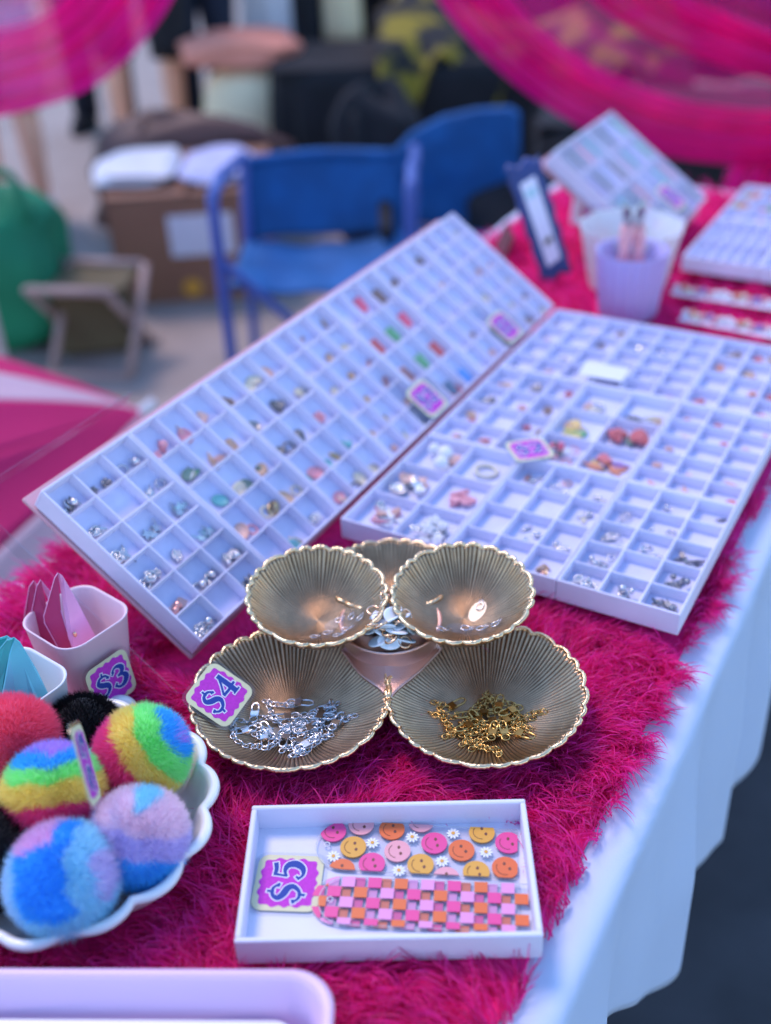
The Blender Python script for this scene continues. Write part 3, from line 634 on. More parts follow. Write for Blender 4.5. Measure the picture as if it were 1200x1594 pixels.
def checker(label, pl, pr, pn, z, shift):
    ck, L, Wd, inv_ = bookmark('acrylic_bookmark', label, pl, pr, pn, z); ck['group'] = 'bookmarks in the white box'
    ol_ = plate(ck, L, Wd, .0013); cw = L / 15.6; rh = Wd / 4.6; cols = ('orange', 'lilac_pink', 'hot_pink')
    for rr in range(5):
        for cc_ in range(16):
            if (rr + cc_) % 2 == 0: continue
            x1, y1 = L - cc_ * cw - shift, Wd - rr * rh; pl_ = clip([(x1 - cw, y1 - rh), (x1, y1 - rh), (x1, y1), (x1 - cw, y1)], ol_)
            if len(pl_) < 3: continue
            ar = 0.5 * abs(sum(pl_[k - 1][0] * pl_[k][1] - pl_[k][0] * pl_[k - 1][1] for k in range(len(pl_))))
            if ar < 2e-6: continue
            MB().prism(pl_, .0013, .0018).build('checker_square', cols[((15 - cc_) // 2 + (0 if rr % 2 == 0 else 2)) % 3], ck)
    return ck
checker('lower clear bookmark with pink and orange checks, peeking out at the left', (297, 500), (1060, 372), (1062, 552), .0025, .006)
checker('upper clear acrylic bookmark with raised pink and orange checks, nearest the camera', (330, 462), (1088, 366), (1094, 540), .0046, 0)
tg = price_tag('$5', bm_ @ at((.0270, .0570, .0026), R(86)), 'magenta $5 price tag lying in the white bookmark box', .0440)

# ================================================================== gold bowls
def bowl(parent, c, r, depth, tilt=(0, 0), seed=0, nr=86, lobes=26, name='bowl'):
    rg = np.random.default_rng(seed); n = nr * 6; nk = 26
    th = np.linspace(0, 2 * math.pi, n, endpoint=False)
    ph = th * nr + .9 * np.sin(th * 5 + seed) + .7 * np.sin(th * 11 + 2 * seed) + .5 * np.sin(th * 23)
    lob = (th * lobes / (2 * math.pi) + .30 * np.sin(th * 3 + seed) + .22 * np.sin(th * 7 + 2 * seed)) % 1; sc_ = (np.sin(lob * math.pi) ** .55)
    ring_in, ring_out = [], []
    rim_pts = []
    for k in range(nk):
        t_ = k / (nk - 1)
        rad = r * (t_ ** .92); zz = depth * (t_ ** 2.3)
        amp = min(.0011, .30 * 2 * math.pi * max(rad, 1e-5) / nr) * (1 if t_ < .97 else .5)
        ridge = amp * (np.abs(np.sin(ph / 2)) - .5) * 2
        lb = (sc_ - .7) * .0032 * max(0, (t_ - .75) / .25) ** 1.5
        rr = rad + lb - ridge * .45; z_ = zz + ridge * .9 + lb * .5
        ring_in.append(np.stack([rr * np.cos(th), rr * np.sin(th), z_], 1))
    for k in range(nk - 1, -1, -3):
        t_ = k / (nk - 1); rad = r * (t_ ** .92) + .0022 * min(1, t_ * 3); zz = depth * (t_ ** 2.3) - .0035 * (1 - t_ ** 4 * .6)
        lb = (sc_ - .7) * .0032 * max(0, (t_ - .75) / .25) ** 1.5
        ring_out.append(np.stack([(rad + lb) * np.cos(th), (rad + lb) * np.sin(th), np.full(n, 1.0) * zz + lb * .5], 1))
    mw = at(c, 0, tilt[0], tilt[1])
    mb = MB(); mb.rings([[tuple(p_) for p_ in q] for q in ring_in + ring_out], cap0=True, cap1=True)
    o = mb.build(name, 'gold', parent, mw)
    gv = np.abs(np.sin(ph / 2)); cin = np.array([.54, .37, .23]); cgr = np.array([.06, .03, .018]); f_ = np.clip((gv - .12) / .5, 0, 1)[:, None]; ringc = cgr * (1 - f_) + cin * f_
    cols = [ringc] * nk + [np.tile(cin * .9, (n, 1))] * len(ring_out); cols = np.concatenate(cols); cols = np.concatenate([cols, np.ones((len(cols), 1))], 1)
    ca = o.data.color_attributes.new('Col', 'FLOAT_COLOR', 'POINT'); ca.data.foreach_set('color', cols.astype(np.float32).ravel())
    rp = (ring_in[-1] + ring_out[0]) / 2; idx = range(0, n, 2)
    pts = [Vector(rp[i]) + Vector((0, 0, .0004)) for i in idx]; rads = [.0014 + .0005 * sc_[i] + .0003 * math.sin(i * 1.7) for i in idx]
    MB().tube(pts, rads, 7, closed=True).build('rim', 'gold_rim', o)
    return o, mw
dish = thing('gold_bowl_cluster', 'cluster of fluted champagne gold metal bowls on pink fur', 'dish', Matrix.Translation((0, .66, 0)))
dm = Matrix.Translation((0, -.66, 0))
BOWLS = {}
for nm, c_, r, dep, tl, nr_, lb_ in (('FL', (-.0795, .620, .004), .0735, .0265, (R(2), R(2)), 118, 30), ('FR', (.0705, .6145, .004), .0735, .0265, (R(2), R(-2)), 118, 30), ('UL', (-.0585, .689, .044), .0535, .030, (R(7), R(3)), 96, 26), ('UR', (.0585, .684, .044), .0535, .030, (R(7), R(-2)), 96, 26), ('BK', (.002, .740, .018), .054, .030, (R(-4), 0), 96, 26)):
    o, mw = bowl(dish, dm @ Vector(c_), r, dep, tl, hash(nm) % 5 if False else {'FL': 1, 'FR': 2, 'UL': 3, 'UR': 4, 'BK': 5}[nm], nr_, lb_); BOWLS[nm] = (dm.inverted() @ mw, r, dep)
def bowl_pt(nm, x, y, up=0.0):
    mw, r, dep = BOWLS[nm]; t_ = min(1, math.hypot(x, y) / r); return mw @ Vector((x, y, dep * (t_ ** (2.3 / .92)) + up))
# rose gold well and saddle between the bowls
prof = [(.012, .003), (.030, .004), (.037, .020), (.041, .045), (.0415, .047), (.0395, .048), (.034, .040), (.028, .030), (.001, .029)]
MB().lathe(prof, 64, (0.0, .682 - .66, 0)).build('centre_well', 'rose', dish)
sad = crom([(-.040, .668), (-.026, .640), (-.010, .622), (-.004, .613), (.004, .622), (.020, .638), (.040, .664)], 5)
def saddle(u, v):
    i = u * (len(sad) - 1); k = int(min(i, len(sad) - 2)); p_ = sad[k] * (1 - (i - k)) + sad[k + 1] * (i - k)
    q = np.array([p_[0] * .8, .668 + abs(p_[0]) * .1]); xy = p_ * (1 - v) + q * v; return (xy[0], xy[1] - .66, .030 + .016 * v ** 1.5 - .003 * math.sin(v * 3.1) - .004 * (1 - abs(2 * u - 1)) * (1 - v))
MB().sheet(saddle, 41, 12).build('saddle', 'rose', dish, solid=.002)
for c_, r in (((-.0795, .620), .052), ((.0705, .6145), .052), ((0, .682), .04), ((.002, .74), .035)): excl_circ(c_, r)

# chains
link_me = {}
def chain(nm, col, cx, cy, seed, label, group, n=30, spread=.018):
    rg = random.Random(seed); o = thing('chain', label, 'chain', Matrix.Translation(bowl_pt(nm, cx, cy)), group); inv_ = o.matrix_basis.inverted()
    x, y = cx + rg.uniform(-spread, spread), cy + rg.uniform(-spread * .6, spread * .6); ang = rg.uniform(0, 6.28); mb = MB(); pts = []
    for k in range(n):
        ang += rg.uniform(-.75, .75); dx, dy = cx - x, cy - y
        if math.hypot(dx, dy) > spread * 1.25: ang = math.atan2(dy, dx) + rg.uniform(-.5, .5)
        x += .0036 * math.cos(ang); y += .0030 * math.sin(ang); up = .0016 + .0014 * rg.random() + .0035 * max(0, 1 - math.hypot(x - cx, y - cy) / spread) * rg.random()
        c_ = inv_ @ bowl_pt(nm, x, y, up); pts.append(c_); fl = (k % 2) * 1.2 + rg.uniform(-.3, .3)
        m_ = Matrix.Rotation(ang, 3, 'Z') @ Matrix.Rotation(fl, 3, 'X')
        mb.tube([c_ + m_ @ Vector((.0027 * math.cos(a), .0022 * math.sin(a), 0)) for a in np.linspace(0, 2 * math.pi, 11)[:-1]], .00052, 5, closed=True)
    l_ = mb.build('links', col, o); l_['kind'] = 'stuff'
    for e_ in (0, -1):
        c_ = pts[e_]; a = rg.uniform(0, 6.28); ux = Vector((math.cos(a), math.sin(a) * .9, .05)); uy = Vector((-ux.y, ux.x, 0)); cl = MB()
        c_ = c_ + ux * .007 + ZV * .0022
        cl.tube([c_ + ux * p_[0] + uy * p_[1] for p_ in ((-.0060, -.0028), (.0035, -.0030), (.0062, -.0016), (.0066, .0), (.0062, .0016), (.0035, .0030), (-.0060, .0028))], [.0008] * 7, 6)
        cl.box((0, 0, 0), (.0052, .0066, .0020), mtx(c_ - ux * .0058, ux, uy, ZV))
        cl.tube([c_ - ux * .0115 + (ux * math.cos(a_) + uy * math.sin(a_)) * .0034 for a_ in np.linspace(0, 2 * math.pi, 13)[:-1]], .00065, 6, closed=True)
        cl.build('lobster_clasp', col, o)
for k, (cx, cy) in enumerate(((-.022, -.020), (-.010, -.010), (.004, -.014), (.020, -.004), (-.004, -.002), (.014, -.018), (.026, -.010), (.008, -.024))):
    chain('FL', 'chain_silver', cx - .002, cy - .002, 30 + k, 'silver link chain with lobster clasps heaped in the front left gold bowl', 'silver chains in the front left bowl', 34)
for k, (cx, cy) in enumerate(((-.018, .000), (-.014, -.014), (.002, -.020), (.014, -.006), (.006, -.030), (.022, .004), (.004, -.004))):
    chain('FR', 'chain_gold', cx, cy, 60 + k, 'gold link chain with lobster clasps heaped in the front right gold bowl', 'gold chains in the front right bowl', 36)
# white discs with gold hooks in the centre well
def hook_disc(loc, rz, rx, ry, k):
    o = thing('disc_finding', 'white oval disc with rose gold ring heaped in the centre well', 'disc', at(loc, rz, rx, ry), 'white discs in the centre well')
    MB().rings([[(.0095 * s_ * math.cos(a), .0072 * s_ * math.sin(a), z) for a in np.linspace(0, 2 * math.pi, 25)[:-1]] for s_, z in ((.93, 0), (1, .0005), (1, .0011), (.93, .0016))], smooth=False).build('disc', 'disc_white', o)
    MB().tube([(.012 + .0048 * math.cos(a), .0048 * math.sin(a), .0008) for a in np.linspace(0, 2 * math.pi, 17)[:-1]], .0010, 6, closed=True).build('ring', 'hook_gold', o)
for k in range(22):
    a = k * 2.4; r = .019 * math.sqrt((k + .5) / 22)
    hook_disc((r * math.cos(a) * .8, .664 + r * math.sin(a) * 1.1, .049 + .014 * (1 - k / 22) + random.uniform(0, .004)), random.uniform(0, 6.28), random.uniform(-.1, .9), random.uniform(-.5, .5), k)
# clear tabs in the upper bowls
def clear_tab(nm, x, y, rz, group, label, sc_=1.0):
    mw = BOWLS[nm][0]; p_ = bowl_pt(nm, x, y, .0012); q = bowl_pt(nm, x + .003, y, .0012) - p_; s_ = bowl_pt(nm, x, y + .003, .0012) - p_; z = q.cross(s_).normalized(); q.normalize(); m_ = mtx(p_, q, z.cross(q), z) @ Matrix.Rotation(rz, 4, 'Z') @ Matrix.Scale(sc_, 4)
    o = thing('clear_tab', label, 'plastic tab', m_, group)
    MB().prism([(.0095 * math.cos(a), .0055 * math.sin(a)) for a in np.linspace(0, 6.283, 25)[:-1]], 0, .0007).build('plate', 'clear_soft', o)
    MB().tube([(.004 + .0032 * math.cos(a), .0026 * math.sin(a), .0016) for a in np.linspace(0, 6.283, 15)[:-1]], .0004, 5, closed=True).build('loop', 'chain_silver', o)
    MB().tube([(.006, .001, .0013), (.011, .0035, .0018), (.012, .002, .0018), (.0075, -.001, .0016)], .00035, 5).build('hook', 'chain_silver', o)
for x, y, rz in ((.014, -.006, .5), (.026, -.008, 1.2), (.004, -.020, .3), (.019, -.018, -.2), (.032, -.014, .9), (.012, -.026, 0), (-.006, -.026, .4)):
    clear_tab('UL', x, y, rz, 'clear tabs in the upper left bowl', 'clear plastic tab with wire loop lying in the upper left gold bowl')
for x, y, rz in ((-.004, -.014, -.3), (.008, -.020, .2), (.012, .004, 1.0), (-.024, -.018, 0), (.020, -.022, .5)):
    clear_tab('UR', x, y, rz, 'clear tabs in the upper right bowl', 'clear plastic tab with wire loop lying in the upper right gold bowl', 1.15)
# $4 tag leaning in the front left bowl
q0 = bowl_pt('FL', -.046, .004, .006)
tl_, tr_, bl_ = D(318, 1040, .628), D(382, 1075, .612), D(302, 1093, .607)
zf = (CAM - np.array(P(340, 1082, .032))); zf = Vector(zf).normalized(); nrm = (zf * .55 + Vector((.35, -.1, .75))).normalized()
up = (P(322, 1058, .04) - P(358, 1105, .03)); xr = (P(366, 1045, .035) - P(315, 1110, .035)); xr = (xr - nrm * xr.dot(nrm)).normalized(); yy = nrm.cross(xr)
price_tag('$4', mtx(P(341, 1082, .034), xr, yy, nrm), 'magenta $4 price tag leaning on the rim of the front left gold bowl', .040)

# ================================================================== cups with wallets
def cup(name, label, c, rz, w0, w1, h, m):
    o = thing(name, label, 'cup', at(c, rz)); rs = []
    for s_, z in ((w0, 0), (w0 * 1.0 + (w1 - w0) * .06, .003), (w1, h), (w1 + .0012, h + .001), (w1 - .001, h + .0016), (w1 - .0034, h), (w0 - .002, .004), (w0 - .004, .0035)):
        rs.append([(p_[0], p_[1], z) for p_ in rrect(s_, s_, s_ * .26, 7)])
    MB().rings(rs).build('body', m, o); excl_poly([Vector(c) + Matrix.Rotation(rz, 3, 'Z') @ Vector((x * w0 / 2 * .92, y * w0 / 2 * .92, 0)) for x, y in ((-1, -1), (1, -1), (1, 1), (-1, 1))]); return o
cup('square_cup', 'pale pink rounded square plastic cup holding pink wallets', (-.2450, .672, 0), R(-40), .052, .066, .072, 'plastic_pink')
cup('square_cup', 'white rounded square plastic cup holding teal wallets', (-.2765, .598, 0), R(-38), .052, .066, .072, 'plastic_white')
def wallet(px, Y, mats, label, group, rivet=None, th=.0022):
    """px: two outlines (dark face, light flap) in photo pixels, both at about depth Y, sharing the fold"""
    a, b = px; o = thing('wallet', label, 'wallet', Matrix.Translation(D(*a[0][:2], Y)), group); inv_ = o.matrix_basis.inverted()
    f_ = MB().slab([inv_ @ D(x, y, Y + dy) for x, y, dy in a], th).build('back_panel', mats[0], o)
    g = MB().slab([inv_ @ D(x, y, Y + dy) for x, y, dy in b], th).build('front_flap', mats[1], o)
    MB().tube([inv_ @ D(x, y, Y + dy - .0016) for x, y, dy in a], .0004, 5).build('stitching', mats[1], f_)
    if rivet:
        p_ = inv_ @ D(rivet[0], rivet[1], Y + rivet[2]); MB().sphere(p_, .0026, 12, (.6, .5, 1)).build('snap', 'hook_gold', g)
    return o
def zp(pts): return [(x / 3.5294, 860 + y / 3.5294, dy) for x, y, dy in pts]
wallet((zp([(318, 112, .0), (300, 140, -.001), (240, 350, -.004), (246, 390, -.004), (350, 580, -.012), (410, 570, -.010), (335, 320, -.003)]), zp([(320, 112, .001), (332, 180, .002), (376, 470, -.012), (400, 525, -.016), (470, 560, -.010), (545, 505, .004), (420, 260, .006), (340, 125, .003)])), .672,
       ('leather_pink', 'leather_lilac'), 'folded pink leather wallet with gold snap, frontmost in the pink cup', 'wallets in the pink cup', (412, 450) and (412 / 3.5294, 860 + 450 / 3.5294, -.0135))
wallet((zp([(222, 150, .0), (200, 190, -.001), (165, 370, -.003), (172, 410, -.003), (345, 600, -.014), (330, 560, -.012), (255, 300, -.004)]), zp([(224, 150, .002), (245, 220, .004), (275, 280, .004), (330, 400, .004), (300, 240, .008)])), .684, ('leather_pink', 'leather_lilac'), 'folded dark pink wallet in the middle of the three in the pink cup', 'wallets in the pink cup')
wallet((zp([(185, 155, .0), (160, 190, -.001), (132, 360, -.003), (140, 400, -.003), (300, 590, -.014), (270, 540, -.012), (200, 300, -.004)]), zp([(187, 155, .002), (205, 200, .004), (225, 260, .004), (270, 380, .004), (240, 220, .008)])), .696, ('leather_pink', 'leather_lilac'), 'rearmost dark pink wallet at the left of the pink cup', 'wallets in the pink cup')
wallet((zp([(75, 468, .0), (40, 480, .0), (-60, 600, .0), (-70, 830, -.01), (0, 835, -.012), (40, 640, -.004)]), zp([(78, 465, .001), (50, 560, -.004), (2, 830, -.014), (100, 900, -.016), (240, 935, -.012), (312, 870, .0), (200, 640, .004), (110, 490, .003)])), .600, ('leather_teal', 'leather_aqua'), 'folded aqua leather wallet, front one in the white cup', 'wallets in the white cup')
wallet((zp([(40, 458, .0), (0, 470, .0), (-90, 580, .0), (-100, 780, -.004), (-20, 790, -.004), (20, 600, .0)]), zp([(42, 458, .002), (60, 470, .004), (50, 520, .004), (20, 560, .004)])), .612, ('leather_teal', 'leather_aqua'), 'dark teal wallet behind the aqua one in the white cup', 'wallets in the white cup')
# $3 tag on a little white clip holder
q = P(178, 1092, 0.0)
clipo = MB().sphere((0, 0, .010), .0135, 20, (1, .8, .95)).build('tag_holder', 'ceramic', None, at(P(192, 1120, 0.0))); tag(clipo, 'small round white tag holder between the pink cup and the pompoms', 'tag holder')
nrm = Vector((.77, -.62, .16)).normalized(); x_ = Vector((.63, .77, 0)); x_ = (x_ - nrm * x_.dot(nrm)).normalized()
price_tag('$3', mtx(D(172, 1060, .640), x_, nrm.cross(x_), nrm), 'magenta $3 price tag standing in front of the pink cup', .0400)

# ================================================================== scalloped dish and pompoms
DC = Vector((-.228, .509, 0)); 
def scallop(u, rad, z, amt): a = 2 * math.pi * u; return (rad * (1 + amt * (abs(math.sin(a * 7.5 + .35)) ** .8 - .5)) * math.cos(a), rad * (1 + amt * (abs(math.sin(a * 7.5 + .35)) ** .8 - .5)) * math.sin(a), z)
sd_o = thing('scalloped_dish', 'white scalloped ceramic dish filled with fluffy pompoms', 'dish', Matrix.Translation(DC) @ Matrix.Diagonal((.975, .975, 1, 1)))
rs = [[scallop(i / 240, r, z, am) for i in range(240)] for r, z, am in ((.070, .003, .0), (.078, .004, .02), (.094, .018, .05), (.1030, .032, .075), (.1062, .0350, .075), (.1058, .0378, .075), (.1035, .0395, .075), (.1000, .0388, .075), (.0975, .0345, .075), (.088, .018, .05), (.074, .0085, .02), (.05, .0075, .0))]
MB().rings(rs).build('bowl', 'ceramic', sd_o); excl_circ(DC, .086)
def lerp3(a, b, t): return tuple(a[k] + (b[k] - a[k]) * t for k in range(3))
def pom(c, r, fn, label, nstr=26000, name='pompom'):
    r = r * .84
    o = thing(name, label, 'pompom', Matrix.Translation(c), 'pompoms in the scalloped dish'); N = nstr
    k = np.arange(N) + .5; ph = np.arccos(1 - 2 * k / N); th = math.pi * (1 + 5 ** .5) * k
    dirs = np.stack([np.cos(th) * np.sin(ph), np.sin(th) * np.sin(ph), np.cos(ph)], 1); dirs += RNG.normal(size=(N, 3)) * .03; dirs /= np.linalg.norm(dirs, axis=1, keepdims=True)
    wob = dirs + .035 * np.stack([np.sin(dirs[:, 1] * 9 + dirs[:, 2] * 5), np.sin(dirs[:, 2] * 8 + dirs[:, 0] * 6), np.sin(dirs[:, 0] * 9)], 1) + RNG.normal(size=(N, 3)) * .02
    cols = np.array([fn(d) for d in wob]); cols = np.clip(cols * (1.04 + RNG.normal(size=(N, 1)) * .07), 0, 1)
    lump = 1 + .05 * np.sin(dirs[:, 0] * 5 + 1) * np.sin(dirs[:, 1] * 6) + .03 * np.sin(dirs[:, 2] * 8)
    root = dirs * r * .90; comb = np.stack([np.sin(dirs[:, 1] * 6 + 1), np.sin(dirs[:, 2] * 6), np.sin(dirs[:, 0] * 6) - .25], 1)
    d1 = dirs + comb * .22 + RNG.normal(size=(N, 3)) * .22
    me, _ = strands('fur', root, dirs + RNG.normal(size=(N, 3)) * .15, d1, r * .205 * lump * (1 + RNG.normal(size=N) * .20), np.full(N, .00050), cols, 2, 'pom_fur')
    f_ = inst('fur', me, o); f_['kind'] = 'stuff'
    s_ = MB(); s_.sphere((0, 0, 0), r * .93, 96); cme = s_.mesh('core', 'pom_core'); ca = cme.color_attributes.new('Col', 'FLOAT_COLOR', 'POINT')
    for i, v in enumerate(cme.vertices):
        q = np.array(v.co); q = q / (np.linalg.norm(q) + 1e-9); lm_ = 1 + .05 * math.sin(q[0] * 5 + 1) * math.sin(q[1] * 6) + .03 * math.sin(q[2] * 8) - .03; v.co = Vector(q * r * .93 * lm_); q = q + .035 * np.array((math.sin(q[1] * 9 + q[2] * 5), math.sin(q[2] * 8 + q[0] * 6), math.sin(q[0] * 9))) + RNG.normal(size=3) * .03; ca.data[i].color = (*fn(q), 1)
    inst('core', cme, o); return o
PK, YL, GR, BL, VI = (.97, .12, .38), (1.0, .80, .26), (.42, .95, .40), (.10, .58, .97), (.66, .42, .88)
def bands(axis, edges, cols):
    ax = np.array(axis, float); ax /= np.linalg.norm(ax)
    def fn(d):
        s_ = float(d @ ax)
        for e_, c_ in zip(edges, cols):
            if s_ < e_: return c_
        return cols[-1]
    return fn
def pos(px, py, depth_r):           # centre of a ball seen at a pixel, at height z
    return P(px, py, depth_r)
pom(pos(222, 1172, .058), .0375, bands((.85, .2, .45), (-.10, .42, .80, .99), (PK, YL, GR, BL, VI)), 'rainbow pompom at the right back of the dish, pink side left')
pom(pos(84, 1236, .062), .0385, bands((-.05, .55, .80), (-.06, .42, .68, .90), (PK, YL, GR, BL, VI)), 'rainbow pompom carrying an upright price tag')
def pastel(d):
    v = d @ np.array((.25, .45, .80))
    if d[2] + .5 * d[1] > .92 and d[0] > .05: return (.42, .80, .95)
    if v > .35: return (.93, .76, .86)
    if v > -.12: return (.74, .66, .92)
    return (.12, .56, .94)
pom(pos(216, 1303, .047), .0370, pastel, 'pale pink and lilac pompom with blue underside at the right of the dish')
def bluep(d):
    a = d @ np.array((-.35, .45, .80)); b = d @ np.array((.9, -.1, .3))
    if a > .80 and b < .25: return (.88, .58, .82)
    if b > .86: return (.74, .68, .90)
    if -.35 < b < .55 and d[2] - .4 * d[1] > .42: return (.08, .50, .95)
    if b < -.45: return (.50, .74, .95)
    return (.48, .80, .95)
pom(pos(98, 1366, .052), .0395, bluep, 'blue and aqua pompom with a pink cap at the front of the dish')
pom(pos(16, 1158, .062), .0390, lambda d: (.95, .16, .28), 'solid coral pink pompom at the left edge')
pom(pos(130, 1140, .040), .0330, lambda d: (.008, .008, .010), 'black pompom half hidden behind the tagged rainbow pompom', 12000)
pom(pos(-14, 1335, .045), .0390, lambda d: (.008, .008, .011), 'black pompom cut off by the left edge of the picture', 12000)
# tag standing edge-on on the rainbow pompom
x_ = Vector((-.34, .93, .0)).normalized(); upv = Vector((.10, .05, .99)); nrm = x_.cross(upv).normalized()
pq = D(131, 1190, .470); vw = (Vector(CAM) - pq).normalized(); sidev = vw.cross(ZV).normalized()
nrm = (sidev * -1 + vw * .15).normalized(); upv = (ZV + vw * .15 + sidev * .02); upv = (upv - nrm * upv.dot(nrm)).normalized(); xr = upv.cross(nrm)
price_tag('$5', mtx(pq, xr, upv, nrm) @ Matrix.Rotation(R(45), 4, 'Z'), 'magenta price tag standing edge-on between the rainbow pompoms', .047)

# ================================================================== lilac tray in the foreground
TW, TD = .34, .20
ft = thing('plastic_tray', 'lilac plastic tray with rounded corner at the bottom left, nearest the camera', 'tray', at((-.214, .2815, 0), -.055))
rs = [[(p_[0], p_[1], z) for p_ in rrect(TW + d, TD + d, r_, 10)] for d, z, r_ in ((-.02, .002, .018), (-.012, .003, .020), (-.002, .046, .024), (.0, .0485, .025), (-.003, .0505, .025), (-.010, .0500, .024), (-.013, .047, .022), (-.026, .007, .016), (-.034, .006, .014))]
MB().rings(rs).build('body', 'plastic_lilac', ft); excl_poly([ft.matrix_basis @ Vector((x * TW * .49, y * TD * .49, 0)) for x, y in ((-1, -1), (1, -1), (1, 1), (-1, 1))])
pp = MB().prism(rrect(.298, .166, .012), 0, .0190).build('paper_stack', 'plastic_white', None, at((-.2165, .2815, .0072), -.055)); tag(pp, 'stack of white paper with rounded corners lying in the lilac tray', 'paper')

# ================================================================== far end of the table
F20 = P(1024, 388, .032) - LZ * IH
far = [make_insert(*q, lean_mtx(i * 1.15, F20) @ Matrix.Scale(1.15, 4), l_, 'inserts propped up at the far end') for i, (q, l_) in enumerate((((4, 4), 'left insert of the small propped up pair at the far end'), ((4, 4), 'right insert of the small propped up pair at the far end')))]
b2 = MB().box((IA * 1.15, IB * .575, -.003), (IA * 2.3 + .01, IB * 1.15 + .012, .004), bev=.001).build('backing_board', 'board_pink', None, mtx(F20, NV, SV, LZ)); tag(b2, 'pink board behind the small propped up inserts at the far end', 'board')
for k in range(2):
    for j in range(4):
        for i in range(4):
            if random.random() < .8: charm('bar', random.choice(('dark silver', 'brown', 'pink', 'black', 'purple', 'green', 'teal')), lean_mtx(k * 1.15, F20) @ Matrix.Scale(1.15, 4) @ at((IA * (i + .5) / 4, IB * (j + .45) / 4, .009), math.pi / 2, .1) @ Matrix.Scale(1.7, 4), 'the far propped up inserts')
o0 = F20 + LZ * (IH * 1.15 + .001)
for px, py, lb in ((1044, 307, 'right one of two price tags on the far propped up inserts'), (1010, 340, 'left one of two price tags on the far propped up inserts')):
    d = ray(px, py); tt = (np.array(o0) - CAM) @ np.array(LZ) / (d @ np.array(LZ)); price_tag('$2', mtx(Vector(CAM + d * tt), NV, SV, LZ), lb, .048)
# white stand with tag
st = thing('card_stand', 'small white upright stand with a price tag at the far end', 'stand', at(P(918, 352, 0), R(-25)))
MB().box((0, .004, .034), (.062, .004, .066), Matrix.Rotation(R(-18), 3, 'X'), bev=.001).build('panel', 'card_white', st); MB().box((0, .018, .003), (.062, .045, .005), bev=.001).build('foot', 'card_white', st)
price_tag('$3', st.matrix_basis @ at((.006, -.004, .036), R(8), R(72)), 'price tag stuck on the small white stand at the far end', .046)
# far flat inserts at the right edge
F30 = P(1062, 398, .030) - ZV * IH
for i, (q, l_) in enumerate((((6, 2), 'far flat insert of long slots, left one by the right picture edge'), ((6, 2), 'far flat insert of long slots, right one cut off by the picture edge'))):
    make_insert(*q, flat_mtx(i, 0, F30), l_, 'flat inserts at the far end')
    make_insert(3, 3, flat_mtx(i, 1, F30), l_.replace('of long slots', 'with bright charms, behind'), 'flat inserts at the far end')
    for j in range(3):
        for k in range(3): fill(flat_mtx(i, 1, F30), 3, 3, k, j, [(random.choice(('heart', 'oval', 'flower')), random.choice(('red', 'pink', 'yellow', 'green', 'orange', 'white') if j else ('pink', 'purple', 'brown', 'white', 'peach'))) for _ in range(3)], 'the far flat inserts', False, 1.5)
# lilac ribbed cup with pliers
rc = thing('ribbed_cup', 'lilac vertically ribbed cup holding pink handled pliers', 'cup', Matrix.Translation(P(976, 488, 0))); n = 120
rs = [[(r * (1 + am * math.cos(20 * 2 * math.pi * i / n)) * math.cos(2 * math.pi * i / n), r * (1 + am * math.cos(20 * 2 * math.pi * i / n)) * math.sin(2 * math.pi * i / n), z) for i in range(n)] for r, z, am in ((.036, 0, .03), (.038, .003, .04), (.046, .088, .04), (.047, .090, .03), (.044, .089, .0), (.036, .005, .0))]
MB().rings(rs).build('body', 'cup_lilac', rc); excl_circ(P(976, 488, 0), .036)
for k, (dx, dy, rz) in enumerate(((-.014, .0, .15), (.016, .004, -.2))):
    pl_ = thing('pliers', ('left' if k == 0 else 'right') + ' pink handled jewellery pliers standing in the lilac cup', 'pliers', Matrix.Translation(P(976, 488, 0) + Vector((dx, dy, .006))) @ Matrix.Rotation(rz, 4, 'Y'), 'pliers in the lilac cup')
    for s_ in (-1, 1): MB().tube([(s_ * .004, 0, .118), (s_ * .009, 0, .10), (s_ * .010, 0, .06), (s_ * .006, 0, .0)], [.0055, .006, .0055, .004], 10).build('handle', 'soft_pink', pl_)
    MB().box((0, 0, .124), (.012, .006, .016), bev=.002).tube([(.003, 0, .13), (.001, 0, .152)], [.0035, .0012], 8).tube([(-.003, 0, .13), (-.001, 0, .152)], [.0035, .0012], 8).build('jaws', 'steel', pl_)
ccp = P(980, 452, 0) + Vector((0.0, .02, 0))
cc = thing('frosted_bowl', 'wide frosted plastic bowl behind the lilac ribbed cup', 'bowl', Matrix.Translation(ccp))
rs = [[(r * (1 + am * math.cos(9 * 2 * math.pi * i / n)) * math.cos(2 * math.pi * i / n), r * (1 + am * math.cos(9 * 2 * math.pi * i / n)) * math.sin(2 * math.pi * i / n), z) for i in range(n)] for r, z, am in ((.050, 0, 0), (.054, .003, .01), (.070, .085, .03), (.072, .088, .03), (.069, .087, .03), (.051, .006, 0))]
MB().rings(rs).build('body', 'frosted', cc); excl_circ(ccp, .05)
